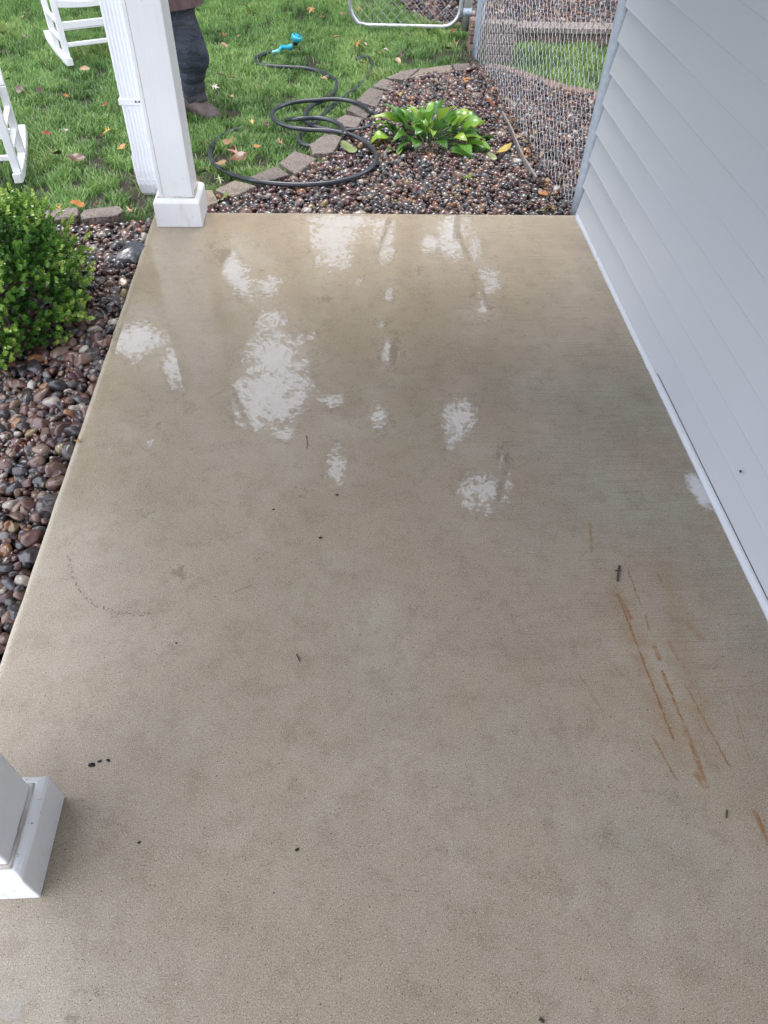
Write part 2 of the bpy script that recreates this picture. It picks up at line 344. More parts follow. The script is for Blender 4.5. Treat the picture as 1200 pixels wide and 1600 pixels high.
M = dict(
 concrete=m_concrete(), paint=m_paint('white_post_paint'), chair=m_paint('white_chair_paint', (.82, .82, .83), .4, .2, False),
 spout=m_paint('white_downspout_enamel', (.80, .82, .86), .3, .2, True), siding=m_siding(),
 basewhite=m_paint('white_wall_base_paint', (.54, .57, .62), .3, .1, False, .3),
 ceil=m_paint('ceiling_paint', (.62, .61, .59), .6, .2, False), sheath=m_simple('dark_sheathing', (.09, .08, .08), .8),
 roof=m_simple('asphalt_shingle', (.06, .055, .05), .9, scale=80),
 soil=m_simple('wet_dark_soil', (.035, .024, .017), .8, .5, 40, .8, bd=.01), bedsoil=m_simple('bed_soil', (.022, .017, .014), .8, .5, 60, .6),
 galv=m_simple('galvanised_steel', (.46, .51, .57), .45, .3, 35, .15, .15, (.34, .39, .46)),
 wire=m_simple('galvanised_wire', (.46, .45, .46), .5, .3, 60, .1, .4), gatetube=m_simple('gate_tube_metal', (.62, .63, .66), .34, .2, 40, .1, .7),
 oldpost=m_simple('weathered_pale_post', (.42, .42, .38), .6, .35, 30, .3, .2),
 rubber=m_simple('black_rubber_hose', (.045, .052, .064), .4, .4, 50, .3, wet=.35), teal=m_simple('teal_plastic', (.03, .40, .52), .35, .15, 20, .05),
 mint=m_simple('mint_plastic', (.25, .62, .50), .4, .15, 20, .05), blackp=m_simple('black_plastic', (.02, .02, .022), .4, .2, 20, .1),
 bark=m_simple('bark', (.10, .07, .05), .85, .5, 25, .8), twig=m_simple('twig_bark', (.07, .05, .035), .7, .4, 60, .4),
 stalk=m_simple('dry_stalk', (.50, .38, .26), .7, .3, 40, .2), strip=m_simple('pale_edging_strip', (.30, .27, .26), .5, .35, 20, .3),
 rock=m_simple('dark_grey_rock', (.07, .075, .09), .35, .5, 30, .6, wet=.5), caulk=m_simple('white_caulk', (.85, .86, .9), .3, .1, 40, .4, wet=.4),
 skin=m_simple('skin', (.55, .36, .27), .5, .1, 20, .1), dirtycaulk=m_simple('dirty_caulk', (.72, .70, .68), .4, .3, 9, .3, col2=(.25, .17, .11)), hair=m_simple('brown_hair', (.06, .035, .02), .6, .4, 60, .6),
 jacket=m_simple('plum_work_jacket', (.16, .10, .10), .85, .4, 25, .4), boot=m_simple('brown_boot_leather', (.05, .034, .03), .6, .5, 45, .5, col2=(.13, .10, .09)),
 dirt=m_simple('black_dirt', (.012, .01, .009), .7),
 peb=m_pebble('river_pebble', True), pebo=m_pebble('river_pebble_single', False),
 brick=m_brick('concrete_edger', [(0, (.23, .185, .16)), (.4, (.32, .26, .22)), (.7, (.27, .22, .20)), (1, (.44, .35, .26))]),
 redbrick=m_brick('red_block', [(0, (.34, .22, .17)), (.5, (.40, .27, .21)), (1, (.30, .21, .18))], .1),
 tanblock=m_brick('tan_block', [(0, (.38, .31, .27)), (1, (.46, .38, .32))], .1),
 hosta=m_leafy('hosta_leaf', [(0, (.06, .17, .03)), (.35, (.11, .28, .04)), (.7, (.22, .42, .05)), (1, (.36, .50, .07))], .34, .3, 'obj', .35),
 box=m_leafy('boxwood_leaf', [(0, (.035, .10, .02)), (.4, (.07, .20, .03)), (.7, (.16, .34, .05)), (1, (.46, .60, .14))], .3, .25, coat=.3),
 grass=m_leafy('grass_blade', [(0, (.06, .13, .03)), (.3, (.115, .235, .05)), (.65, (.20, .36, .08)), (.9, (.34, .50, .15)), (1, (.42, .42, .18))], .4, .35),
 litter=m_leafy('leaf_litter', [(0, (.03, .02, .015)), (.5, (.10, .055, .03)), (.85, (.25, .14, .07)), (1, (.42, .30, .16))], .6, .1),
 tree=m_leafy('tree_foliage', [(0, (.02, .045, .012)), (.6, (.035, .07, .02)), (1, (.06, .10, .03))], .6, .1),
)
def m_jeans():
    N = NT('dirty_dark_denim'); P = N.tex(); n = N.noise(P, 7, 5, .6, .5)
    c = N.mix(N.mr(n, .35, .7), (.022, .028, .040), (.060, .075, .10)); c = N.mix(N.mr(N.noise(P, 4.5, 4), .5, .66, 0, .7), c, (.07, .05, .038))
    return N.fin(Base_Color=c, Roughness=.85, Normal=N.bump(N.noise(N.vm('MULTIPLY', P, (1, 1, 2.4)), 16, 5, .6, 1.2), .9, .02))
M['jeans'] = m_jeans()
def m_dead(name, stops):
    N = NT(name); P = N.tex(); f = N.n.new('ShaderNodeObjectInfo').outputs['Random']
    c = N.mix(N.mr(N.noise(P, 55, 4, .6), .35, .65), N.ramp(f, stops), N.mix(.55, N.ramp(f, stops), (.10, .05, .025)))
    return N.fin(Base_Color=c, Roughness=.45, Coat_Weight=.3, Coat_Roughness=.25)
LM = dict(brown=m_dead('brown_leaf', [(0, (.09, .042, .02)), (1, (.15, .07, .033))]), dark=m_dead('dark_leaf', [(0, (.05, .035, .03)), (1, (.09, .06, .05))]),
 orange=m_dead('orange_leaf', [(0, (.50, .20, .05)), (1, (.58, .28, .09))]), tan=m_dead('tan_leaf', [(0, (.33, .20, .10)), (1, (.42, .27, .15))]),
 red=m_dead('red_brown_leaf', [(0, (.20, .055, .028)), (1, (.27, .085, .04))]), yellow=m_dead('yellow_leaf', [(0, (.55, .38, .07)), (1, (.60, .45, .12))]),
 green=m_dead('green_leaf', [(0, (.16, .25, .07)), (1, (.26, .34, .12))]), pale=m_dead('pale_leaf', [(0, (.55, .50, .44)), (1, (.62, .56, .50))]))

# ------------------------------------------------------------------ large structure
GZ = -.06
XL, XR, YB = -.85, 1.13, 3.33
# ground sheet
bm = bmesh.new(); bmesh.ops.create_grid(bm, x_segments=60, y_segments=60, size=60)
lawn = obj('lawn', bm, M['soil'], kind='structure'); lawn.location = (0, 0, GZ)

# slab: fine grid so the puddle field can be stored on it
xs = np.concatenate([[XL, XL + .004, XL + .012], np.linspace(XL + .022, XR + .02, 150)])
ys = np.concatenate([np.linspace(-3, .1, 16)[:-1], np.linspace(.1, YB - .02, 230), [YB - .010, YB - .003, YB]])
XX, YY = np.meshgrid(xs, ys)
def drop(d, r=.02): d = np.clip(d, 0, r); return -(r - np.sqrt(np.maximum(r * r - (r - d) ** 2, 0)))
ZZ = drop(XX - XL) + drop(YB - YY, .012)
wob = np.array([[mnoise.noise((x * 1.3, y * 9, 3)) for x in (0,)] for y in ys])[:, 0]
XX2 = XX + (np.exp(-(XX - XL) / .02)) * wob[:, None] * .003
V = np.stack([XX2, YY, ZZ], -1).reshape(-1, 3); nx, ny = len(xs), len(ys)
idx = np.arange(nx * ny).reshape(ny, nx)
Fq = np.stack([idx[:-1, :-1], idx[:-1, 1:], idx[1:, 1:], idx[1:, :-1]], -1).reshape(-1, 4)
loop = list(idx[0, :]) + list(idx[1:, -1]) + list(idx[-1, :-1][::-1]) + list(idx[1:-1, 0][::-1])
Vb = V[loop].copy(); Vb[:, 2] = -.14; nb = len(loop); V = np.vstack([V, Vb])
sq = [(loop[(i + 1) % nb], loop[i], nx * ny + i, nx * ny + (i + 1) % nb) for i in range(nb)]
me = npmesh('patio_slab', V, np.vstack([Fq, np.array(sq)]), 4)
pp = proj(V); at = me.attributes.new('puddle', 'FLOAT', 'POINT'); fv = pfield(pp[:, 0], pp[:, 1]); fv[V[:, 1] < .12] = -1
at.data.foreach_set('value', fv.astype(np.float32))
slab = link('patio_slab', me, M['concrete'], smooth=True, kind='structure')

# gravel beds (soil under the stones)
def poly_sheet(name, pts, z, mat, **k):
    bm = bmesh.new(); f = bm.faces.new([bm.verts.new((x, y, z)) for x, y in pts]); bmesh.ops.triangulate(bm, faces=[f])
    return obj(name, bm, mat, **k)
BED_L = [(-2.6, -1.5), (XL - .002, -1.5), (XL - .002, 3.3), (-1.0, 3.27), (-1.35, 3.22), (-2.6, 3.0)]
EDGE = [(-.66, 3.42), (-.555, 3.56), (-.3, 3.70), (-.08, 3.95), (.05, 4.2), (.14, 4.5), (.22, 4.8), (.35, 5.1), (.55, 5.3), (.8, 5.42), (1.0, 5.50)]
EDGE2 = [(1.0, 5.50), (1.15, 5.44), (1.30, 5.22), (1.45, 5.08), (1.65, 4.97), (2.6, 4.7)]
BED_B = [(XL + .1, YB + .002), (XR + .9, YB + .002), (2.6, 3.3)] + EDGE2[::-1] + EDGE[::-1]
bed_l = poly_sheet('gravel_bed', BED_L, GZ + .006, M['bedsoil'], kind='structure')
bed_b = poly_sheet('gravel_bed', BED_B, GZ + .006, M['bedsoil'], kind='structure')
bm = bmesh.new(); box(bm, 1.03, 5, 6.24, 9.5, -.3, .01)
terr = obj('gravel_terrace', bm, M['bedsoil'], kind='structure')
PATCH = [(.55, 6.85), (.80, 6.55), (1.02, 6.5), (1.02, 8.5), (.6, 8.5)]
bed_p = poly_sheet('gravel_bed', PATCH, GZ + .006, M['bedsoil'], kind='structure')

def inside(P, poly):
    x, y = P[:, 0], P[:, 1]; c = np.zeros(len(P), bool); n = len(poly)
    for i in range(n):
        x0, y0 = poly[i]; x1, y1 = poly[(i + 1) % n]
        m = ((y0 > y) != (y1 > y)) & (x < (x1 - x0) * (y - y0) / ((y1 - y0) + 1e-12) + x0); c ^= m
    return c

# pebble prototypes
def pebble_proto(seed, sub):
    bm = bmesh.new(); bmesh.ops.create_icosphere(bm, subdivisions=sub, radius=1)
    r = random.Random(seed); k = [Vector((r.uniform(-1, 1), r.uniform(-1, 1), r.uniform(-1, 1))).normalized() for _ in range(5)]
    for v in bm.verts:
        c = v.co.copy()
        for d in k:
            t = c.dot(d)
            if t > .62: c -= d * (t - .62) * .85
        c += c * .22 * mnoise.noise(v.co * 1.3 + Vector((seed * 3.1, 0, 0)))
        v.co = c
    me = bpy.data.meshes.new('pebble'); bm.to_mesh(me); bm.free()
    me.polygons.foreach_set('use_smooth', [True] * len(me.polygons)); return me
P1 = [pebble_proto(i, 2) for i in range(5)]
P2 = [pebble_proto(i, 3) for i in range(9)]
for m_ in P2: m_.materials.append(M['pebo'])
def arr(me):
    V = np.empty(len(me.vertices) * 3, np.float32); me.vertices.foreach_get('co', V)
    Fv = np.empty(len(me.polygons) * 3, np.int32); me.polygons.foreach_get('vertices', Fv)
    return V.reshape(-1, 3), Fv.reshape(-1, 3)
P1A = [arr(m_) for m_ in P1]
P0A = [arr(pebble_proto(i, 1 + 0)) for i in range(3)] if False else None
def rotmats(n, tilt=.5):
    a, b, c = rng.uniform(0, 6.283, n), rng.normal(0, tilt, n), rng.normal(0, tilt, n)
    ca, sa, cb, sb, cc, sc = np.cos(a), np.sin(a), np.cos(b), np.sin(b), np.cos(c), np.sin(c); z = np.zeros(n); o = np.ones(n)
    A = np.stack([ca, -sa, z, sa, ca, z, z, z, o], 1).reshape(-1, 3, 3)
    B = np.stack([o, z, z, z, cb, -sb, z, sb, cb], 1).reshape(-1, 3, 3)
    C = np.stack([cc, z, sc, z, o, z, -sc, z, cc], 1).reshape(-1, 3, 3)
    return C @ B @ A
def scatter(poly, spacing, z, layers=2, size=.0165):
    x0, y0 = np.min(poly, 0); x1, y1 = np.max(poly, 0); out = []
    for L in range(layers):
        gx, gy = np.meshgrid(np.arange(x0, x1, spacing), np.arange(y0, y1, spacing * .87))
        gx = gx + (np.arange(gx.shape[0])[:, None] % 2) * spacing / 2
        P = np.stack([gx.ravel(), gy.ravel()], 1) + rng.uniform(-.42, .42, (gx.size, 2)) * spacing
        P = P[inside(P, poly)]; n = len(P); s = size * np.clip(rng.lognormal(-.04, .36, n), .42, 2.0)
        out.append(np.column_stack([P, z + L * size * .95 + rng.uniform(-.3, .6, n) * size * .5, s]))
    return np.vstack(out)
def in_view(T, pad=60):
    q = proj(T[:, :3]); return (q[:, 0] > -pad) & (q[:, 0] < 1200 + pad) & (q[:, 1] > -pad) & (q[:, 1] < 1600 + pad)
def pebble_stuff(name, T, parent, R=None, Sc=None):
    n = len(T); R = rotmats(n) if R is None else R
    if Sc is None:
        Sc = T[:, 3:4] * np.stack([rng.uniform(.95, 1.45, n), rng.uniform(.8, 1.1, n), rng.uniform(.5, .85, n)], 1)
    k = rng.integers(0, len(P1A), n); Vs, Fs, rs = [], [], []; off = 0
    for j, (v, f) in enumerate(P1A):
        ii = np.where(k == j)[0]
        if not len(ii): continue
        W = np.einsum('nij,nkj->nki', R[ii], v[None] * Sc[ii][:, None, :]) + T[ii, None, :3]
        Vs.append(W.reshape(-1, 3)); Fs.append((f[None] + (np.arange(len(ii)) * len(v))[:, None, None] + off).reshape(-1, 3)); off += len(ii) * len(v)
        rs.append(np.repeat(rng.uniform(0, 1, len(ii)), len(v)))
    me = npmesh(name, np.vstack(Vs), np.vstack(Fs), 3); a = me.attributes.new('rnd', 'FLOAT', 'POINT'); a.data.foreach_set('value', np.concatenate(rs).astype(np.float32))
    return link(name, me, M['peb'], parent, smooth=True, kind='stuff')
TL = scatter(BED_L, .0275, GZ + .014, 2, .016); TL = TL[in_view(TL)]
TL = TL[TL[:, 0] < XL - .012]
# the 300 that show largest become single stones
q = proj(TL[:, :3]); dist = np.linalg.norm(TL[:, :3] - np.array([0, 0, CH]), axis=1)
vis = (q[:, 0] > 2) & (q[:, 1] > 430) & (q[:, 1] < 1030)
app = TL[:, 3] / dist * vis * (TL[:, 2] > GZ + .026); order = np.argsort(-app); big = order[:300]
rest = np.setdiff1d(np.arange(len(TL)), big)
pebble_stuff('pebbles', TL[rest], bed_l)
Rb = rotmats(300, .4)
for j, i in enumerate(big):
    o = bpy.data.objects.new('pebble', P2[j % len(P2)]); COL.objects.link(o); o.parent = bed_l
    s = TL[i, 3] * 1.08
    mw = Matrix(Rb[j].tolist()).to_4x4() @ Matrix.Diagonal((s * random.uniform(1, 1.5), s * random.uniform(.8, 1.1), s * random.uniform(.55, .85), 1))
    mw.translation = TL[i, :3]; o.matrix_world = mw
TB = scatter(BED_B, .029, GZ + .014, 2, .0165); TB = TB[in_view(TB, 20)]
TB[:, 2] += np.clip((TB[:, 1] - 3.4) * .006, 0, .012)
pebble_stuff('pebbles', TB[TB[:, 1] > YB + .02], bed_b)
TT = scatter([(1.04, 6.26), (3.4, 6.26), (3.4, 8.2), (1.04, 8.2)], .04, .02, 1, .024); pebble_stuff('pebbles', TT[in_view(TT, 20)], terr)
TP = scatter(PATCH, .04, GZ + .018, 1, .02); pebble_stuff('pebbles', TP, bed_p)

# ------------------------------------------------------------------ grass
def grass_mask(P):
    m = ~inside(P, BED_L) & ~inside(P, BED_B) & ~((P[:, 0] > XL - .02) & (P[:, 1] < YB + .02)) & ~inside(P, PATCH)
    m &= ~((P[:, 0] > 1.0) & (P[:, 1] > 6.12))
    return m
ng = 900000
P = np.stack([rng.uniform(-4.2, 2.4, ng), rng.uniform(2.9, 8.2, ng)], 1)
# density: thinner far out
P = P[grass_mask(P)]
q = proj(np.column_stack([P, np.full(len(P), GZ + .02)])); P = P[(q[:, 0] > -25) & (q[:, 0] < 1010) & (q[:, 1] > -25) & (q[:, 1] < 400)]
n0 = np.array([mnoise.noise((x * 2.2, y * 2.2, 0)) for x, y in P]); n1 = np.array([mnoise.noise((x * 9, y * 9, 5)) for x, y in P])
bare = np.zeros(len(P))
for bx, by, br in ((205,292,.10),(228,318,.10),(158,262,.06),(90,244,.05),(715,80,.22),(345,255,.12),(70,300,.07),(730,95,.2),(480,200,.07),(335,290,.1)):
    g_ = G(bx, by, GZ); bare = np.maximum(bare, np.exp(-((P[:, 0] - g_.x) ** 2 + (P[:, 1] - g_.y) ** 2) / (br * br)))
keep = rng.uniform(0, 1, len(P)) < np.clip(.62 + n1 * 1.1 + n0 * .3 - bare * .75, .04, 1); P, n0, n1 = P[keep], n0[keep], n1[keep]
if len(P) > 170000:
    s_ = rng.choice(len(P), 170000, replace=False); P, n0, n1 = P[s_], n0[s_], n1[s_]
n = len(P); hh = (.036 + .012 * n1 + rng.uniform(-.014, .022, n)) * (1 + .25 * n0); ww = rng.uniform(.0013, .0028, n); az = rng.uniform(0, 6.283, n) * .6 + n0 * 3
lean = rng.uniform(.2, 1.25, n) * hh; dx, dy = np.cos(az), np.sin(az); fx, fy = -dy, dx
ts = [0, .45, .8]; W_ = [1, .9, .55]; rows = []
for t, wf in zip(ts, W_):
    cx = P[:, 0] + dx * lean * t ** 1.8; cy = P[:, 1] + dy * lean * t ** 1.8; cz = GZ + hh * t * (1 - .18 * t)
    rows.append(np.stack([cx - fx * ww * wf, cy - fy * ww * wf, cz], 1)); rows.append(np.stack([cx + fx * ww * wf, cy + fy * ww * wf, cz], 1))
rows.append(np.stack([P[:, 0] + dx * lean, P[:, 1] + dy * lean, GZ + hh * .82], 1))
V = np.stack(rows, 1).reshape(-1, 3); base = (np.arange(n) * 7)[:, None]
tri = np.array([[0, 1, 3], [0, 3, 2], [2, 3, 5], [2, 5, 4], [4, 5, 6]])
Fg = (base[:, None, :] * np.ones((1, 5, 1), int) + tri[None]).reshape(-1, 3)
me = npmesh('grass', V, Fg, 3); a = me.attributes.new('rnd', 'FLOAT', 'POINT')
rv = np.clip(.42 + n0 * .55 + n1 * .2 + rng.normal(0, .26, n), 0, 1); a.data.foreach_set('value', np.repeat(rv, 7).astype(np.float32))
link('grass', me, M['grass'], lawn).location = (0, 0, -GZ)
bpy.data.objects['grass']['kind'] = 'stuff'

# ------------------------------------------------------------------ house wall
house = empty('house_wall', (XR, YB, 0), label='house wall clad in pale blue grey lap siding along the patio', cat='wall')
STEP = .117; Z0 = .024
prof = [(.003, -.001), (0, .0), (-.001, .003), (.001, .012), (.0155, STEP + .003), (.020, STEP + .003), (.020, .0)]  # (depth inward, z)
def siding_mesh():
    bm = bmesh.new(); ysec = np.linspace(-3, YB - .02, 14)
    rings = [[bm.verts.new((XR + d, y, z)) for d, z in prof] for y in ysec]
    for a, b in zip(rings, rings[1:]):
        for k in range(len(prof)): bm.faces.new((a[k], a[(k + 1) % len(prof)], b[(k + 1) % len(prof)], b[k]))
    bm.faces.new(rings[0]); bm.faces.new(rings[-1][::-1]); bmesh.ops.recalc_face_normals(bm, faces=bm.faces)
    me = bpy.data.meshes.new('siding_board'); bm.to_mesh(me); bm.free(); me.materials.append(M['siding']); return me
sm = siding_mesh()
for k in range(21):
    o = bpy.data.objects.new('siding_board', sm); COL.objects.link(o); o.parent = house
    o.location = Vector((0, 0, Z0 + k * STEP)) - house.location
def child(name, bm, mat, par, **k):
    o = obj(name, bm, mat, par, **k); o.matrix_parent_inverse = Matrix.Translation(-par.location) ; return o
bm = bmesh.new(); box(bm, XR + .024, XR + 3.0, -3, YB - .03, -.1, 2.5); child('wall_core', bm, M['sheath'], house)
bm = bmesh.new()   # painted base strip with uneven lip
n = 260; ysec = np.linspace(-3, YB - .015, n); rr = []
for i, y in enumerate(ysec):
    b = .003 + .0008 * mnoise.noise((0, y * 6, 0)) + .0015 * max(0, mnoise.noise((3, y * 23, 0)) - .3)
    rr.append([bm.verts.new(p) for p in ((XR + .02, y, .001), (XR - .002 - b * 1.5, y, .001), (XR - .002 - b * .8, y, .005), (XR - .003, y, .010), (XR - .002, y, Z0 - .0035), (XR + .02, y, Z0 - .0035))])
for a, b in zip(rr, rr[1:]):
    for k in range(6): bm.faces.new((a[k], a[(k + 1) % 6], b[(k + 1) % 6], b[k]))
bm.faces.new(rr[0]); bm.faces.new(rr[-1])
child('base_strip', bm, M['basewhite'], house, smooth=True)
bm = bmesh.new(); tube(bm, [(XR - .0012, y, .0345 + .001 * mnoise.noise((0, y * 3, 0))) for y in np.linspace(-1, 2.05, 60)], .0011, 5); child('seam', bm, M['sheath'], house, smooth=True)

# ------------------------------------------------------------------ porch roof (out of frame, carried by the posts)
roof = empty('porch_roof', (0, 3.3, 2.32), label='white porch ceiling and beam carried by the porch posts above the patio', cat='roof')
bm = bmesh.new(); box(bm, -.79, -.63, -1.7, 3.36, 2.32, 2.5); child('beam', bm, M['ceil'], roof)
bm = bmesh.new(); box(bm, -.628, XR + .02, 3.2, 3.36, 2.32, 2.5); child('beam', bm, M['ceil'], roof)
bm = bmesh.new(); box(bm, -1.36, XR + 3, -1.7, 3.62, 2.502, 2.53); child('ceiling', bm, M['ceil'], roof)
bm = bmesh.new(); box(bm, -1.40, XR + 3, -1.7, 3.66, 2.533, 2.68); child('roof_deck', bm, M['roof'], roof)

# ------------------------------------------------------------------ porch posts
def porch_post(cx, cy, label):
    t = empty('porch_post', (cx, cy, 0), label=label, cat='post', group='white square porch posts')
    bm = bmesh.new(); h = .0735
    box(bm, -h, h, -h, h, .05, 2.318, .004, 2)
    obj('shaft', bm, M['paint'], t)
    # raised edge boards on the shaft front and side
    bm = bmesh.new(); H = .1
    prof = [(H, 0), (H, .108), (H - .006, .116), (h + .010, .124), (h + .004, .122), (h - .004, .122), (h - .01, .05)]
    rings = [[bm.verts.new((sx * d, sy * d, z)) for sx, sy in ((-1, -1), (1, -1), (1, 1), (-1, 1))] for d, z in prof]
    for a, b in zip(rings, rings[1:]):
        for k in range(4): bm.faces.new((a[k], a[(k + 1) % 4], b[(k + 1) % 4], b[k]))
    bm.faces.new(rings[0][::-1])
    for v in bm.verts: v.co += Vector((mnoise.noise(v.co * 30), mnoise.noise(v.co * 30 + Vector((9, 0, 0))), 0)) * .003
    o = obj('base_trim', bm, M['paint'], t); b_ = o.modifiers.new('b', 'BEVEL'); b_.width = .003; b_.segments = 2; b_.limit_method = 'ANGLE'
    bm = bmesh.new()   # caulk bead round the shaft
    pts = [(sx * (h + .003), sy * (h + .003)) for sx, sy in ((-1, -1), (1, -1), (1, 1), (-1, 1))]
    loop = []
    for i in range(4):
        a, b = Vector((*pts[i], .124)), Vector((*pts[(i + 1) % 4], .124))
        for k in range(8): loop.append(a.lerp(b, k / 8) + Vector((0, 0, random.uniform(-.001, .001))))
    tube(bm, loop + [loop[0]], [random.uniform(.0035, .006) for _ in range(33)], 6, False)
    obj('caulk_bead', bm, M['dirtycaulk'], t, smooth=True)
    bm = bmesh.new(); tube(bm, [(-h + .018, -h - .0003, z) for z in np.linspace(.13, 2.3, 6)], .0008, 4)
    obj('seam', bm, M['stalk'], t)
    return t
porch_post(-.708, 3.278, 'tall white porch post with square base at the far corner of the patio')
porch_post(-.708, .527, 'near white porch post base cut off by the left edge')

# ------------------------------------------------------------------ downspout
ds = empty('downspout', (-.84, 3.33, 0), label='white ribbed metal downspout strapped beside the far porch post', cat='downspout')
def spout_ring(c, wx, wy, rib):
    pts = []; n = 6
    for k in range(n * 2 + 1): pts.append((-wx + 2 * wx * k / (n * 2), -wy - (rib if k % 2 and 0 < k < n * 2 else 0)))
    pts += [(wx + 0.004, -wy * .6), (wx + .004, wy * .6), (wx, wy), (-wx, wy), (-wx - .004, wy * .6), (-wx - .004, -wy * .6)]
    return pts
bm = bmesh.new(); path = [(0, 0, 2.3), (0, 0, 1.4), (0, 0, .5), (0, 0, .20), (0, -.004, .165), (0, .02, .13)]
path = [Vector(p) for p in path]; rings = []
for i, p in enumerate(path):
    t = (path[min(i + 1, 5)] - path[max(i - 1, 0)]).normalized(); u = Vector((1, 0, 0)); v = t.cross(u)
    rings.append([bm.verts.new(p + u * a - v * b) for a, b in spout_ring(p, .042, .032, .0022)])
for a, b in zip(rings, rings[1:]):
    for k in range(len(a)): bm.faces.new((a[k], a[(k + 1) % len(a)], b[(k + 1) % len(a)], b[k]))
o = obj('pipe', bm, M['spout'], ds)
bm = bmesh.new()   # shoe elbow kicking back to the lawn
pth = [Vector((0, -.002, .26)), Vector((0, -.004, .2)), Vector((0, .004, .15)), Vector((0, .03, .11)), Vector((0, .07, .085))]; rings = []
for i, p in enumerate(pth):
    t = (pth[min(i + 1, 4)] - pth[max(i - 1, 0)]).normalized(); u = Vector((1, 0, 0)); v = t.cross(u)
    rings.append([bm.verts.new(p + u * a * 1.06 - v * b * 1.06) for a, b in spout_ring(p, .044, .034, .002)])
for a, b in zip(rings, rings[1:]):
    for k in range(len(a)): bm.faces.new((a[k], a[(k + 1) % len(a)], b[(k + 1) % len(a)], b[k]))
obj('elbow', bm, M['spout'], ds)
for zz in (.475, 1.7):
    bm = bmesh.new(); box(bm, -.0505, .0505, -.0385, .036, zz - .012, zz + .012, .002, 1)
    st = obj('strap', bm, M['spout'], ds)
    bm = bmesh.new()
    for x in (.02, .034): bmesh.ops.create_uvsphere(bm, u_segments=8, v_segments=5, radius=.004, matrix=Matrix.Translation((x, -.040, zz + .004)))
    obj('screw', bm, M['dirt'], st)

# ------------------------------------------------------------------ edging stones
def quad_stone(px, z, thick, mat, parent, name='brick'):
    P = [G(x, y, z) for x, y in px]; c = sum(P, Vector()) / len(P); bm = bmesh.new()
    top = [bm.verts.new(p - c) for p in P]; bot = [bm.verts.new(c * 0 + (p - c) * 1.02 + Vector((0, 0, -thick))) for p in P]
    bm.faces.new(top); bm.faces.new(bot[::-1]); n = len(P)
    for k in range(n): bm.faces.new((top[k], top[(k + 1) % n], bot[(k + 1) % n], bot[k]))
    bmesh.ops.recalc_face_normals(bm, faces=bm.faces)
    bmesh.ops.bevel(bm, geom=list(bm.edges), offset=.0035, segments=1, affect='EDGES')
    bmesh.ops.triangulate(bm, faces=bm.faces); bmesh.ops.subdivide_edges(bm, edges=[e for e in bm.edges if e.calc_length() > .03], cuts=3, use_grid_fill=True)
    for v in bm.verts: v.co += v.co.normalized() * (mnoise.noise((v.co + c) * 28) * .006 + mnoise.noise((v.co + c) * 90) * .003)
    o = obj(name, bm, mat, parent, smooth=False)
    o.location = c - (parent.location if parent else Vector()); return o
edg = empty('garden_edging', G(500, 240, GZ), label='curved row of worn concrete edging bricks between lawn and gravel behind the hose', cat='edging')
for qd in [[(318,296),(332,297),(341,315),(322,322)], [(335,296),(367,281),(400,290),(362,307)], [(390,276),(432,259),(452,272),(408,284)],
           [(436,254),(460,235),(495,247),(462,271)], [(484,225),(512,207),(535,214),(520,238),(488,240)], [(525,185),(540,179),(567,184),(557,199),(530,196)],
           [(541,171),(552,161),(577,174),(572,184)], [(557,157),(577,136),(600,142),(588,166)], [(582,133),(598,122),(626,130),(612,141)],
           [(603,121),(626,111),(656,106),(634,124)], [(657,107),(704,101),(710,110),(640,121)], [(707,100),(733,98),(736,107),(712,110)]]:
    quad_stone(qd, -.005, .05, M['brick'], edg)
edl = empty('garden_edging', G(120, 345, GZ), label='two rough grey edging stones at the lawn edge beside the boxwood', cat='edging')
for qd in [[(56,338),(66,329),(122,323),(121,336),(84,344)], [(125,334),(131,327),(186,321),(192,329),(181,336),(128,341)], [(-6,346),(0,338),(50,332),(52,342),(0,352)]]:
    quad_stone(qd, .012, .07, M['brick'], edl)
def block_row(parent, pts, wid, z0, z1, L, mat, gap=.006, name='brick'):
    c = [Vector((x, y, 0)) for x, y in pts]; seg = []; 
    tot = sum((b - a).length for a, b in zip(c, c[1:])); n = max(1, int(tot / L))
    def at(s):
        for a, b in zip(c, c[1:]):
            l = (b - a).length
            if s <= l + 1e-6: return a.lerp(b, s / l)
            s -= l
        return c[-1]
    for k in range(n):
        a, b = at(tot * k / n), at(tot * (k + 1) / n); d = (b - a); ln = d.length - gap
        bm = bmesh.new(); box(bm, -ln / 2, ln / 2, -wid / 2, wid / 2, z0, z1, .005, 1)
        for v in bm.verts: v.co += Vector((mnoise.noise(v.co * 20 + a), mnoise.noise(v.co * 20 + b), 0)) * .006
        o = obj(name, bm, mat, parent); o.location = (a + b) / 2 - parent.location; o.rotation_euler.z = math.atan2(d.y, d.x) + random.uniform(-.03, .03)
e2 = empty('garden_edging', (1.3, 5.2, GZ), label='curved row of reddish tan bricks edging the gravel behind the chain link fence', cat='edging')
block_row(e2, [(x, y) for x, y in [(1.02, 5.50), (1.16, 5.45), (1.32, 5.24), (1.46, 5.10), (1.66, 4.99), (2.2, 4.8)]], .09, GZ, -.005, .19, M['redbrick'])
rw = empty('retaining_wall', (1.6, 6.18, GZ), label='low retaining wall with tan and pink cap blocks holding up gravel beyond the fence', cat='wall')
for k in range(1): block_row(rw, [(1.05, 6.17), (4.2, 6.20)], .11, GZ, .022, .2 + .02 * k, M['redbrick'])
block_row(rw, [(1.04, 6.165), (4.2, 6.20)], .15, .026, .066, .3, M['tanblock'])
pr = empty('block_pier', (1.13, 5.68, GZ), label='short stacked tan block pier behind the far fence post', cat='pier')
for k in range(4):
    block_row(pr, [(1.025, 5.72), (1.235, 5.72)], .09, GZ + k * .064, GZ + k * .064 + .06, .10 if k % 2 else .2, M['tanblock'])
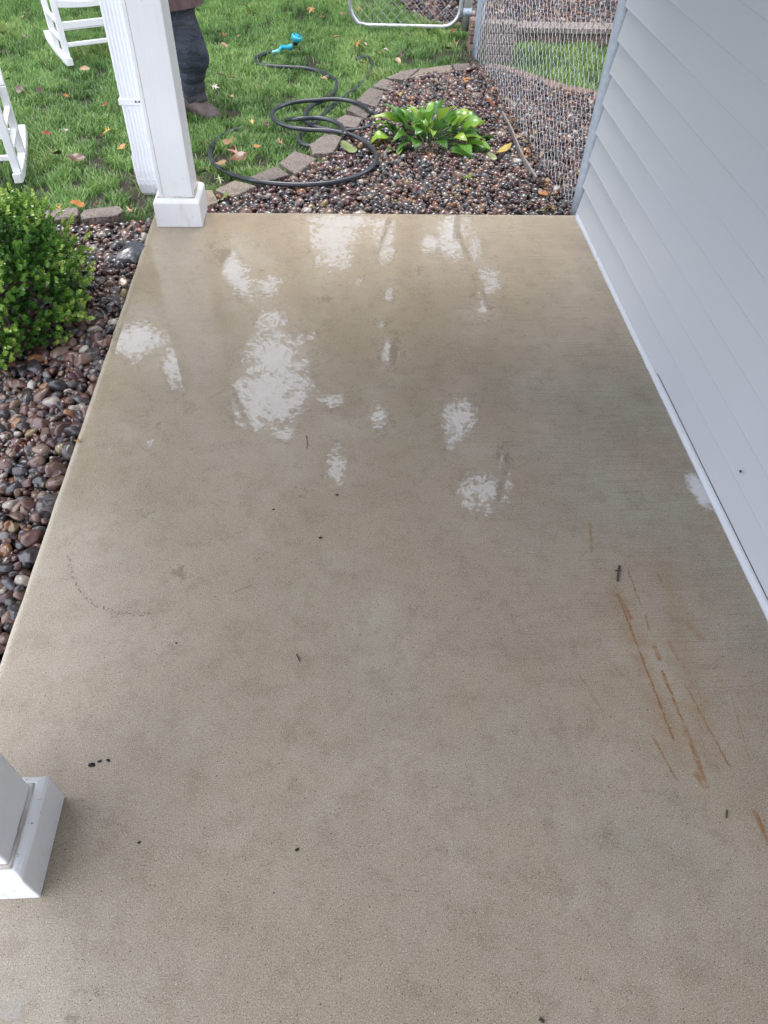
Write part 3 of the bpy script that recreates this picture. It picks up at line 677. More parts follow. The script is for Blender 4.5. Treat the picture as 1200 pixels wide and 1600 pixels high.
sb = empty('brick_stack', (1.03, 6.3, GZ), label='small stack of brown bricks between the gate post and far fence post', cat='bricks')
for k in range(4):
    block_row(sb, [(.955, 6.0), (1.06, 6.0)], .09, GZ + k * .05, GZ + k * .05 + .046, .105, M['redbrick'])

# ------------------------------------------------------------------ chain link fence and gate
def diamond_mesh(bm, A, B, z0, z1, cell=.072, r=.0016, n=4):
    A, B = Vector(A), Vector(B); d = (B - A); L = d.length; d.normalize(); nn = d.cross(Vector((0, 0, 1)))
    k = 0; s = 0.0; h = cell / 2
    while s < L - h * .5:
        pts = []; z = z0; i = 0
        while z <= z1 + 1e-6:
            odd = (i + k) % 2; xx = s + (h if odd else 0); off = .0035 * (1 if odd else -1)
            jit = Vector((mnoise.noise((s * 5, z * 3, 0)), mnoise.noise((s * 5, z * 3, 7)), 0)) * .004
            pts.append(A + d * min(xx, L) + nn * off + Vector((0, 0, z)) + jit); z += h; i += 1
        tube(bm, pts, r, n, False); s += h; k += 1
FA, FB = Vector((1.135, 3.44, 0)), Vector((.965, 5.68, 0))
fence = empty('chain_link_fence', (1.165, 3.40, GZ), label='galvanised chain link fence running from the house corner past the gravel', cat='fence')
def fchild(name, bm, mat, par, **k):
    o = obj(name, bm, mat, par, **k); o.matrix_parent_inverse = Matrix.Translation(-par.location); return o
bm = bmesh.new(); tube(bm, [(1.163, 3.392, z) for z in np.linspace(GZ, 1.35, 8)], .036, 24); fchild('fence_post', bm, M['galv'], fence, smooth=True)
bm = bmesh.new(); tube(bm, [(.975, 5.70, z) for z in np.linspace(GZ, 1.35, 6)], .029, 18); fchild('fence_post', bm, M['galv'], fence, smooth=True)
bm = bmesh.new(); tube(bm, [Vector((1.16, 3.42, 1.27)), Vector((.975, 5.68, 1.27))], .02, 12); fchild('top_rail', bm, M['galv'], fence, smooth=True)
bm = bmesh.new(); diamond_mesh(bm, FA, FB, GZ + .02, 1.26, .072, .0014); fchild('wire_mesh', bm, M['wire'], fence, kind='stuff')
bm = bmesh.new(); bar(bm, (.965, 5.655, GZ + .02), (.965, 5.655, 1.25), .018, .004); fchild('tension_bar', bm, M['galv'], fence)
gy = 6.42
gate = empty('chain_link_gate', (.53, gy, GZ), label='chain link gate with rounded galvanised tube frame standing open over the lawn', cat='gate')
x0, x1, zb, zt, rc = .112, .945, -.028, 1.12, .13; pts = []
for cx, cz, a0 in ((x0 + rc, zb + rc, 180), (x1 - rc, zb + rc, 270), (x1 - rc, zt - rc, 0), (x0 + rc, zt - rc, 90)):
    for k in range(7):
        a = math.radians(a0 + k * 15); pts.append(Vector((cx + rc * math.cos(a), gy, cz + rc * math.sin(a))))
bm = bmesh.new(); tube(bm, pts + [pts[0]], .017, 12, False); fchild('gate_frame', bm, M['gatetube'], gate, smooth=True)
bm = bmesh.new(); diamond_mesh(bm, (x0 + .02, gy, 0), (x1 - .02, gy, 0), zb + .02, zt - .02, .074, .0018); fchild('wire_mesh', bm, M['wire'], gate, kind='stuff')
gp = empty('gate_post', (.995, 6.43, GZ), label='pale weathered gate post to the right of the chain link gate', cat='post')
bm = bmesh.new(); tube(bm, [(0, 0, z) for z in np.linspace(0, 1.3, 6)], .035, 16); obj('shaft', bm, M['oldpost'], gp, smooth=True)
bm = bmesh.new(); tube(bm, [(0, 0, .11), (0, 0, .16)], .039, 16); obj('hinge_band', bm, M['galv'], gp, smooth=True)

# ------------------------------------------------------------------ garden hose
HP = [(655,258),(610,268),(570,283),(549,300),(560,322),(620,334),(720,340),(800,345),(860,358),(905,377),(945,398),(962,428),(945,470),(895,507),(840,532),(802,572),(800,610),(850,640),(950,662),(1060,657),(1130,635),(1154,600),(1130,560),(1060,520),
      (960,503),(850,508),(745,518),(665,543),(632,580),(655,615),(730,645),(820,657),(950,665),(1050,690),(1130,740),(1163,800),(1130,852),(1050,895),(950,922),(820,935),(680,933),(540,915),(430,885),(350,840),(320,790),(332,730),(385,685),(450,655),
      (520,640),(600,620),(680,606),(745,604),(850,597),(930,610),(985,640),(1000,682),(975,718),(900,740),(820,740),(772,718),(772,690),(805,660),(850,622),(890,582),(960,520),(1040,462),(1105,405),(1138,335),(1130,300),(1098,287),(1060,300)]
HZ = {i: .005 for i in range(len(HP))}
pts = []
for i, (a, b) in enumerate(HP):
    z = -.028
    if 13 <= i <= 20: z = -.012
    if 22 <= i <= 33: z = .008
    if 34 <= i <= 41: z = .004
    if 46 <= i <= 50: z = -.05
    if 51 <= i <= 55: z = .025
    if i >= 65: z = -.032
    pts.append(G(230 + a / 3.243, b / 3.243, z))
hose = empty('garden_hose', pts[30], label='black rubber garden hose lying in loose loops across lawn, edging bricks and pebbles', cat='hose')
cp = catmull(pts, 7)
bm = bmesh.new(); tube(bm, cp, .0118, 10); fchild('hose_tube', bm, M['rubber'], hose, smooth=True)
# nozzle lying at the hose end
noz = fchild('spray_nozzle', (lambda b: (tube(b, catmull([G(436,79,-.01), G(441,74,.0), G(450,74,.012), G(457,72,.02)], 5), [.011]*3+[.0135]*8+[.017]*5, 10), b)[1])(bmesh.new()), M['teal'], hose, smooth=True)
bm = bmesh.new(); a = G(461, 70, .018); hd = (Vector((.25, -.15, .9))).normalized(); tube(bm, [a, a + hd * .03], [.014, .022], 12); o = fchild('neck', bm, M['blackp'], noz, smooth=True); o.matrix_parent_inverse = Matrix()
bm = bmesh.new(); c = a + hd * .03; tube(bm, [c, c + hd * .006, c + hd * .026, c + hd * .032], [.030, .037, .037, .031], 20); o = fchild('nozzle_head', bm, M['teal'], noz, smooth=True); o.matrix_parent_inverse = Matrix()
bm = bmesh.new(); cc = c + hd * .033
for k in range(7):
    s = hd.cross(Vector((1, 0, 0))).normalized(); u = hd.cross(s); p = cc + (s * math.cos(k * .9) + u * math.sin(k * .9)) * .02
    bmesh.ops.create_uvsphere(bm, u_segments=6, v_segments=4, radius=.0045, matrix=Matrix.Translation(p))
o = fchild('spray_holes', bm, M['blackp'], noz); o.matrix_parent_inverse = Matrix()
bm = bmesh.new(); tube(bm, [pts[0], G(428, 82, -.015), G(436, 79, -.01)], [.009, .015, .013], 10); o = fchild('hose_coupling', bm, M['mint'], noz, smooth=True); o.matrix_parent_inverse = Matrix()

# ------------------------------------------------------------------ hosta
hc = G(668, 232, GZ)
hos = empty('hosta_plant', hc, label='bright green hosta with broad glossy leaves growing in the pebbles', cat='plant')
def hosta_leaf(L, W, curl, fold):
    bm = bmesh.new(); n = 9; rows = []
    for i in range(n + 1):
        t = i / n; w_ = W * (math.sin(math.pi * min(1, t ** .75)) ** .8) * (1 - .15 * t); x = L * t; z = curl * (math.sin(t * 1.6) * .6 - t * t * .75) * L
        r = []
        for k in (-1, -.5, 0, .5, 1):
            rip = .006 * math.sin(t * 9 + k * 2)
            r.append(bm.verts.new((x, k * w_ / 2, z + fold * abs(k) * w_ * .5 + rip * abs(k) - (0.002 if k == 0 else 0))))
        rows.append(r)
    for a, b in zip(rows, rows[1:]):
        for k in range(4): bm.faces.new((a[k], a[k + 1], b[k + 1], b[k]))
    bmesh.ops.remove_doubles(bm, verts=bm.verts, dist=.0006)
    me = bpy.data.meshes.new('leaf'); bm.to_mesh(me); bm.free(); me.polygons.foreach_set('use_smooth', [True] * len(me.polygons))
    me.materials.append(M['hosta']); return me
HL = [hosta_leaf(.15, .085, .45, .3), hosta_leaf(.14, .095, .7, .12), hosta_leaf(.18, .075, .3, .45), hosta_leaf(.13, .08, .9, .2), hosta_leaf(.16, .10, .5, .1)]
stb = bmesh.new()
rr_ = random.Random(4)
for k in range(64):
    ring = k / 64; a = k * 2.39996 + rr_.uniform(-.3, .3); rad = .03 + .13 * ring ** .6 * rr_.uniform(.7, 1.15)
    px, py = math.cos(a) * rad * 1.75, math.sin(a) * rad * .95; h = .145 - .115 * ring + rr_.uniform(-.015, .02)
    o = bpy.data.objects.new('leaf', HL[k % 5]); COL.objects.link(o); o.parent = hos; o.location = (px, py, h)
    out_a = math.atan2(py, px) + rr_.uniform(-.6, .6); o.rotation_euler = (rr_.uniform(-.45, .45), -(1 - ring) * 1.0 + .25 + rr_.uniform(-.25, .2), out_a); s = rr_.uniform(.6, .95); o.scale = (s, s, s)
    tube(stb, [(px * .15, py * .15, .02), (px * .55, py * .55, h * .75), (px, py, h)], [.0035, .0028, .002], 5)
obj('stems', stb, M['hosta'], hos, smooth=True)
bm = bmesh.new(); p0, p1 = G(693, 178, -.02) - hc, None
top = onY(709, 84, G(693, 178, 0).y + .02) - hc; mid = (p0 + top) / 2 + Vector((-.008, 0, .01)); tube(bm, [p0, mid, top], [.004, .003, .0018], 6); obj('dried_stalk', bm, M['stalk'], hos)
bm = bmesh.new(); tube(bm, catmull([G(700, 158, .01) - hc, G(712, 168, .03) - hc, G(720, 182, -.02) - hc], 4), .0028, 5); obj('dried_stalk', bm, M['stalk'], hos)
# tiny weed by the bricks
for (wx, wy, lab) in ((590, 170, 'small pale sprig growing between hose and hosta at the brick edge'), (733, 283, 'tiny green weed among pebbles below the hosta')):
    c = G(wx, wy, GZ + .03); t = empty('small_weed', c, label=lab, cat='weed'); bm = bmesh.new(); V_, i_ = [], 0
    for k in range(16):
        a = rr_.uniform(0, 6.28); l = rr_.uniform(.02, .045); d = Vector((math.cos(a), math.sin(a), rr_.uniform(.2, 1))).normalized(); s = d.cross(Vector((0, 0, 1))).normalized() * .008
        v = [bm.verts.new(p) for p in (Vector((0, 0, .0)), d * l * .5 + s, d * l, d * l * .5 - s)]; bm.faces.new(v)
    obj('leaves', bm, M['hosta'], t)

# ------------------------------------------------------------------ boxwood
bc = Vector((-1.38, 2.53, GZ)); BR = Vector((.41, .42, .30)); BCZ = .165
bush = empty('boxwood_shrub', bc, label='rounded boxwood shrub with small glossy leaves on the dark pebbles at left', cat='shrub')
ns = 5200; d = rng.normal(size=(ns, 3)); d /= np.linalg.norm(d, axis=1)[:, None]; d[:, 2] = np.where(d[:, 2] < -.45, -d[:, 2], d[:, 2])
lump = np.array([mnoise.noise(Vector(x) * 2.4) * .16 + mnoise.noise(Vector(x) * 6) * .13 for x in d])
rad = (1 + lump) * rng.uniform(.74, 1.02, ns); tip = d * rad[:, None] * np.array(BR) + np.array([0, 0, BCZ])
V_, F_, R_, E_ = [], [], [], []; cnt = 0; sb_ = bmesh.new()
leafv = np.array([[0, 0, 0], [.45, .32, .06], [1, 0, .0], [.45, -.32, .06]]) 
for i in range(ns):
    c = tip[i]; up = d[i] * .6 + np.array([0, 0, .6]) + rng.normal(0, .3, 3); up /= np.linalg.norm(up)
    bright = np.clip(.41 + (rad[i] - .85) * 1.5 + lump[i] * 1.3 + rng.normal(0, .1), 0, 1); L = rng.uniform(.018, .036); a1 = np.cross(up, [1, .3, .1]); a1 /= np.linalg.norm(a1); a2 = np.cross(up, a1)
    if i % 6 == 0: tube(sb_, [Vector(c - up * L * 2.2), Vector(c + up * L * .8)], .0012, 3, False)
    for k in range(13):
        th = k * 2.4; o_ = c + up * (k / 13 - .4) * L; dr = (a1 * math.cos(th) + a2 * math.sin(th)) * (1.05 - .055 * k) + up * (.35 + .06 * k); dr /= np.linalg.norm(dr)
        sd_ = np.cross(dr, up); sd_ /= np.linalg.norm(sd_) + 1e-9; nn = np.cross(sd_, dr); s = rng.uniform(.009, .0145)
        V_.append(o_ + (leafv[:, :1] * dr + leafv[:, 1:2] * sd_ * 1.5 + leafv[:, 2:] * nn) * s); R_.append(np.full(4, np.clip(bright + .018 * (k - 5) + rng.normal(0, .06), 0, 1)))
V_ = np.concatenate(V_); nq = len(V_) // 4; Fb = (np.arange(nq) * 4)[:, None] + np.arange(4)[None]
V_[:, 2] = np.maximum(V_[:, 2], .02)
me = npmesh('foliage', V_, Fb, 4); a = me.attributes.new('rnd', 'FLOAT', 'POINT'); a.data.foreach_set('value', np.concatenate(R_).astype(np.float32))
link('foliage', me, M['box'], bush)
for k in range(26):
    q = rng.normal(size=3); q /= np.linalg.norm(q); q[2] = abs(q[2]); e = Vector(q * np.array(BR) * .8 + np.array([0, 0, BCZ])); tube(sb_, [Vector((0, 0, 0)), e * .5 + Vector((0, 0, .03)), e], [.008, .005, .002], 5)
obj('stems', sb_, M['bark'], bush)

# ------------------------------------------------------------------ rocking chairs
def rocking_chair(label):
    t = empty('rocking_chair', (0, 0, 0), label=label, cat='chair', group='white rocking chairs on the lawn')
    W = .43
    for sx in (-W / 2, W / 2):      # rocker: arc, front tip at y=-.06, tail at y=.72
        bm = bmesh.new(); n = 18; R = 1.35; yc = .22; top, bot = [], []
        for i in range(n + 1):
            y = -.055 + .60 * i / n; z = R - math.sqrt(R * R - (y - yc) ** 2); top.append((y, z + .045)); bot.append((y, z))
        rings = []
        for (y, zt_), (_, zb_) in zip(top, bot): rings.append([bm.verts.new(p) for p in ((sx - .019, y, zb_), (sx + .019, y, zb_), (sx + .019, y, zt_), (sx - .019, y, zt_))])
        for a, b in zip(rings, rings[1:]):
            for k in range(4): bm.faces.new((a[k], a[(k + 1) % 4], b[(k + 1) % 4], b[k]))
        bm.faces.new(rings[0]); bm.faces.new(rings[-1]); o = obj('rocker', bm, M['chair'], t); b_ = o.modifiers.new('b', 'BEVEL'); b_.width = .004; b_.segments = 2; b_.limit_method = 'ANGLE'
        bm = bmesh.new(); bar(bm, (sx, 0, .065), (sx, .012, .52), .036, .030); obj('leg', bm, M['chair'], t)
        bm = bmesh.new(); bar(bm, (sx, .29, .045), (sx, .33, .34), .036, .030); obj('leg', bm, M['chair'], t)
        bm = bmesh.new(); bar(bm, (sx, .33, .34), (sx, .50, .98), .034, .028); obj('back_post', bm, M['chair'], t)
        for zz in (.15, .25):
            bm = bmesh.new(); bar(bm, (sx, .018, zz), (sx, .29 + zz * .1, zz), .016, .026, Vector((1, 0, 0))); obj('side_rung', bm, M['chair'], t)
        bm = bmesh.new(); bar(bm, (sx, -.05, .533), (sx, .42, .52), .06, .02, Vector((1, 0, 0))); obj('armrest', bm, M['chair'], t)
    def cross(name, y, z, h, d=.018):
        bm = bmesh.new(); bar(bm, (-W / 2 + .014, y, z), (W / 2 - .014, y, z), d, h, Vector((0, 0, 1))); obj(name, bm, M['chair'], t)
    cross('front_rung', 0.002, .13, .024); cross('front_rung', .004, .235, .040); cross('rear_rung', .31, .14, .022)
    bm = bmesh.new()   # scooped front rail
    n = 10; rows = []
    for i in range(n + 1):
        x = -W / 2 + .018 + (W - .036) * i / n; s = math.sin(math.pi * i / n); rows.append([bm.verts.new(p) for p in ((x, -.012, .335 - .012 * s), (x, .012, .335 - .012 * s), (x, .012, .375 - .02 * s), (x, -.012, .375 - .02 * s))])
    for a, b in zip(rows, rows[1:]):
        for k in range(4): bm.faces.new((a[k], a[(k + 1) % 4], b[(k + 1) % 4], b[k]))
    bm.faces.new(rows[0]); bm.faces.new(rows[-1]); obj('front_rail', bm, M['chair'], t)
    for k in range(8):
        y = .02 + k * .043; bm = bmesh.new(); bar(bm, (-W / 2 + .02, y, .368 - .02 * math.sin(k / 7 * 3.14)), (W / 2 - .02, y, .368 - .02 * math.sin(k / 7 * 3.14)), .014, .036, Vector((0, 0, 1))); obj('seat_slat', bm, M['chair'], t)
    for k in range(6):
        x = -W / 2 + .05 + k * (W - .1) / 5; bm = bmesh.new(); bar(bm, (x, .345, .38), (x, .488, .93), .034, .012); obj('back_slat', bm, M['chair'], t)
    bm = bmesh.new(); bar(bm, (-W / 2, .49, .95), (W / 2, .49, .95), .022, .06, Vector((0, 0, 1))); obj('top_rail', bm, M['chair'], t)
    bm = bmesh.new(); bar(bm, (-W / 2, .342, .37), (W / 2, .342, .37), .02, .04, Vector((0, 0, 1))); obj('lower_rail', bm, M['chair'], t)
    return t
ch1 = rocking_chair('white rocking chair on the grass behind the far porch post')
ch2 = empty('rocking_chair', (0, 0, 0), label='white rocking chair cut off by the left edge above the boxwood', cat='chair', group='white rocking chairs on the lawn')
for c_ in list(ch1.children):
    k_ = c_.copy(); COL.objects.link(k_); k_.parent = ch2
def place_chair(ch, side, tip, tail):
    d = Vector((tail.x - tip.x, tail.y - tip.y)); a = math.atan2(d.y, d.x) - math.pi / 2
    loc = Vector((side * .215, -.055, 0)); loc.rotate(Matrix.Rotation(a, 3, 'Z')); ch.location = (tip.x - loc.x, tip.y - loc.y, GZ + .012); ch.rotation_euler.z = a
place_chair(ch1, -1, G(112, 106, -.03), G(74, 56, .0)); place_chair(ch2, 1, G(31, 290, -.03), G(37, 203, .0))

# ------------------------------------------------------------------ person
PX, PY = -.93, 4.72
per = empty('person', (PX, PY, GZ), label='person in dark dirty jeans, brown boots and plum jacket standing behind the porch post', cat='person')
fa = math.radians(-40)        # facing direction (toe) angle
fd = Vector((math.cos(fa), math.sin(fa), 0)); sd2 = Vector((-math.sin(fa), math.cos(fa), 0))
H_ = 1.32
footV = G(309, 180, GZ) - Vector((PX, PY, GZ)); footV.z = 0
footH = Vector((-.16, .10, 0))
hip = Vector((-.005, .02, .66))
jn = {'pelvis': hip, 'spine': hip + Vector((0, 0, .16)), 'chest': hip + Vector((0, 0, .32)) + fd * .01, 'neck': hip + Vector((0, 0, .44)), 'head': hip + Vector((0, 0, .51)) + fd * .02, 'crown': hip + Vector((0, 0, .64)) + fd * .01}
hv, hh_ = hip + Vector((.075, -.02, -.03)), hip + Vector((-.075, .02, -.03))
kv = hv.lerp(footV + Vector((0, 0, .07)), .5) + fd * .035; kh = hh_.lerp(footH + Vector((0, 0, .07)), .5) + fd * .02
names = ['pelvis', 'spine', 'chest', 'neck', 'head', 'crown']; verts = [jn[n_] for n_ in names]; rad_ = [(.11, .085), (.105, .08), (.12, .085), (.045, .045), (.075, .085), (.05, .055)]
edges = [(i, i + 1) for i in range(5)]
def chain(root, pts_, rs):
    prev = root
    for p, r in zip(pts_, rs): verts.append(p); rad_.append((r, r)); edges.append((prev, len(verts) - 1)); prev = len(verts) - 1
chain(0, [hv, kv, footV + Vector((0, 0, .07)), footV + fd * .13 + Vector((0, 0, .03))], [.07, .05, .036, .028])
chain(0, [hh_, kh, footH + Vector((0, 0, .07)), footH + fd * .13 + Vector((0, 0, .03))], [.07, .05, .036, .028])
for s in (-1, 1):
    sh = jn['chest'] + sd2 * s * .14 + Vector((0, 0, .05)); el = sh + sd2 * s * .05 + Vector((0, 0, -.23)) + fd * .03; wr = el + fd * .16 + Vector((0, 0, -.08)); hd_ = wr + fd * .06
    chain(2, [sh, el, wr, hd_], [.048, .036, .025, .026]); hroot = len(verts) - 1
    for k in range(4):
        b0 = hd_ + sd2 * (k - 1.5) * .014; chain(hroot, [b0 + fd * .03, b0 + fd * .05 + Vector((0, 0, -.02))], [.0065, .0055])
    chain(hroot - 1, [wr + fd * .03 - sd2 * s * .03, wr + fd * .055 - sd2 * s * .035], [.008, .007])
me = bpy.data.meshes.new('body'); me.from_pydata([tuple(v) for v in verts], edges, []); 
body = link('body', me, M['skin'], per); sk = body.modifiers.new('skin', 'SKIN'); sv = me.skin_vertices[0].data if me.skin_vertices else None
if sv is None:
    bpy.context.view_layer.objects.active = body; bpy.ops.mesh.customdata_skin_add(); sv = me.skin_vertices[0].data
for i, r in enumerate(rad_): sv[i].radius = r
sv[0].use_root = True
su = body.modifiers.new('sub', 'SUBSURF'); su.levels = 1; su.render_levels = 2
hp = jn['head']
bm = bmesh.new(); bmesh.ops.create_uvsphere(bm, u_segments=20, v_segments=12, radius=1, matrix=Matrix.Translation(hp - fd * .012 + Vector((0, 0, .075))) @ Matrix.Diagonal((.085, .085, .09, 1)))
for v in bm.verts: v.co += Vector((0, 0, 1)) * 0 + v.co.normalized() * mnoise.noise(v.co * 40) * .01
obj('hair', bm, M['hair'], per, smooth=True)
for s in (-1, 1):
    bm = bmesh.new(); bmesh.ops.create_uvsphere(bm, u_segments=8, v_segments=6, radius=.009, matrix=Matrix.Translation(hp + fd * .083 + sd2 * s * .028 + Vector((0, 0, .02))))
    obj('eye', bm, M['blackp'], per, smooth=True)
bm = bmesh.new(); tube(bm, [hp + fd * .08 + Vector((0, 0, .015)), hp + fd * .102 + Vector((0, 0, -.012))], [.006, .012], 8); obj('nose', bm, M['skin'], per, smooth=True)
def loft(bm, cs, rs, n=28, fold=0, seed=0, ff=14):
    """cs centres, rs (rx along facing, ry sideways), horizontal rings"""
    rings = []
    for i, (c, (ra, rb)) in enumerate(zip(cs, rs)):
        ring = []
        for k in range(n):
            a = 2 * math.pi * k / n; v = fd * math.cos(a) * ra + sd2 * math.sin(a) * rb
            f_ = fold * (mnoise.noise(Vector((math.cos(a) * 1.1 + seed, math.sin(a) * 1.1, c.z * ff))) + .5 * mnoise.noise(Vector((math.cos(a) * 2.2, math.sin(a) * 2.2 + seed, c.z * ff * 2.6))))
            ring.append(bm.verts.new(c + v * (1 + f_)))
        rings.append(ring)
    for a, b in zip(rings, rings[1:]):
        for k in range(n): bm.faces.new((a[k], a[(k + 1) % n], b[(k + 1) % n], b[k]))
    return rings
jb = bmesh.new()
for hpj, kn, ft, sdv in ((hv, kv, footV, 1), (hh_, kh, footH, 5)):
    cs, rs = [], []
    for i in range(41):
        t = i / 40; p = (hpj.lerp(kn, t / .5) if t < .5 else kn.lerp(ft + Vector((0, 0, .055)), (t - .5) / .5))
        r0 = .100 * (1 - t) + .060 * t + .016 * math.exp(-((t - .52) / .12) ** 2)
        if t > .5: r0 *= 1 + .085 * math.sin(t * 62 + 1.5 * mnoise.noise((t * 9, 0, sdv))) * min(1, (t - .5) * 4)
        cs.append(p); rs.append((r0 * 1.02, r0 * .95))
    loft(jb, cs, rs, 30, .26, sdv, 9)
cs = [hip + Vector((0, 0, -.08 + .03 * i)) for i in range(7)]; loft(jb, cs, [(.10 + .006 * min(i, 3), .155) for i in range(7)], 30, .06, 3)
jo = obj('jeans', jb, M['jeans'], per, smooth=True); su = jo.modifiers.new('sub', 'SUBSURF'); su.levels = 1; su.render_levels = 1
bm = bmesh.new(); cs = [hip + Vector((.035, -.01, -.115 + .042 * i)) for i in range(15)]
rs = [(.165 - .002 * i, .20 - .003 * i) if i < 12 else (.13 - .03 * (i - 12), .18 - .05 * (i - 12)) for i in range(15)]
rg = loft(bm, cs, rs, 32, .07, 9, 8)
for s in (-1, 1):
    sh = jn['chest'] + sd2 * s * .14 + Vector((0, 0, .05)); el = sh + sd2 * s * .05 + Vector((0, 0, -.23)) + fd * .03; wr = el + fd * .15 + Vector((0, 0, -.075))
    tube(bm, catmull([sh - sd2 * s * .03, sh + Vector((0, 0, -.05)), el, wr], 5), [.07] * 5 + [.062] * 5 + [.052] * 6, 14)
jk = obj('jacket', bm, M['jacket'], per, smooth=True)
for ft in (footV, footH):
    bm = bmesh.new(); secs = [(-.065, .0, .085, .034), (-.055, .0, .10, .045), (-.01, .0, .11, .048), (.03, .0, .085, .045), (.07, .0, .066, .050), (.105, .0, .056, .050), (.14, .0, .043, .038), (.155, .004, .03, .02)]
    rings = []
    for x, zb_, zt_, w_ in [(a * 1.15, b, c * 1.08, d * 1.12) for a, b, c, d in secs]:
        c = ft + fd * x; ring = []
        for k in range(14):
            a = 2 * math.pi * k / 14; cz = (zb_ + zt_) / 2 + math.sin(a) * (zt_ - zb_) / 2
            if math.sin(a) < -.3: cz = zb_
            ring.append(bm.verts.new(c + sd2 * math.cos(a) * w_ + Vector((0, 0, cz + .012))))
        rings.append(ring)
    for a, b in zip(rings, rings[1:]):
        for k in range(14): bm.faces.new((a[k], a[(k + 1) % 14], b[(k + 1) % 14], b[k]))
    bm.faces.new(rings[0]); bm.faces.new(rings[-1]); tube(bm, [ft + Vector((0, 0, .06)), ft + Vector((0, 0, .10)), ft + Vector((0, 0, .15))], [.05, .052, .055], 14, False)
    o = obj('boot', bm, M['boot'], per, smooth=True)
    bm = bmesh.new(); o_ = []
    for k in range(20):
        a = 2 * math.pi * k / 20; o_.append(ft + fd * (.052 + math.cos(a) * .128) + sd2 * math.sin(a) * (.052 if math.cos(a) > -.3 else .042))
    lo = [bm.verts.new(p + Vector((0, 0, .0))) for p in o_]; hi = [bm.verts.new(p + Vector((0, 0, .016))) for p in o_]; bm.faces.new(lo[::-1]); bm.faces.new(hi)
    for k in range(20): bm.faces.new((lo[k], lo[(k + 1) % 20], hi[(k + 1) % 20], hi[k]))
    sol = obj('sole', bm, M['blackp'], o)

# ------------------------------------------------------------------ fallen leaves
def leaf_mesh(seed, kind):
    r = random.Random(seed); bm = bmesh.new(); pts = []
    if kind == 'lobed':
        prof_ = [(0, .10), (.35, .75), (.55, .42), (.9, 1.0), (1.15, .55), (1.57, 1.15), (1.98, .55), (2.25, 1.0), (2.6, .42), (2.8, .75), (3.14, .10)]
        for a, rr2 in prof_: pts.append((math.cos(a) * rr2 * r.uniform(.85, 1.1), math.sin(a) * rr2 * r.uniform(.9, 1.1) - .3))
        pts += [(-.05, -.5), (.0, -.9), (.03, -.9), (.05, -.5)]
    else:
        for i in range(13):
            a = 2 * math.pi * i / 13; pts.append((math.cos(a) * .55 * r.uniform(.9, 1.1), math.sin(a) * (1.0 if math.sin(a) > 0 else .85)))
    c = bm.verts.new((0, 0, 0)); mid = [bm.verts.new((x * .5, y * .5, 0)) for x, y in pts]; ou = [bm.verts.new((x, y, 0)) for x, y in pts]; n = len(pts)
    for k in range(n):
        bm.faces.new((c, mid[k], mid[(k + 1) % n])); bm.faces.new((mid[k], ou[k], ou[(k + 1) % n], mid[(k + 1) % n]))
    b1, b2, ph = r.uniform(.3, .8), r.uniform(-.3, .5), r.uniform(0, 3)
    for v in bm.verts:
        x, y = v.co.x, v.co.y; u = x * math.cos(ph) + y * math.sin(ph); v.co.z = b1 * u * u * .6 + b2 * x * y * .5 + .16 * math.sin(x * 5 + y * 4 + ph) * (abs(x) + abs(y)) * .5
    me = bpy.data.meshes.new('fallen_leaf'); bm.to_mesh(me); bm.free(); me.polygons.foreach_set('use_smooth', [True] * len(me.polygons)); return me
LMESH = {(m_, k): None for m_ in LM for k in range(5)}
def fallen(px, py, col, size, label, z=-.012, kind=None, group='fallen leaves'):
    k = random.randrange(5); key = (col, k)
    if LMESH[key] is None:
        LMESH[key] = leaf_mesh(hash((len(col), k)) % 999 if False else k * 7 + len(col), 'lobed' if k < 3 else 'oval'); LMESH[key].materials.append(LM[col])
    o = bpy.data.objects.new('fallen_leaf', LMESH[key]); COL.objects.link(o); o.location = G(px, py, z); s = size * 1.3 * random.uniform(.85, 1.15)
    o.scale = (s, s, s); o.rotation_euler = (random.uniform(-.5, .5), random.uniform(-.5, .5), random.uniform(0, 6.28)); tag(o, label, 'leaf', group)
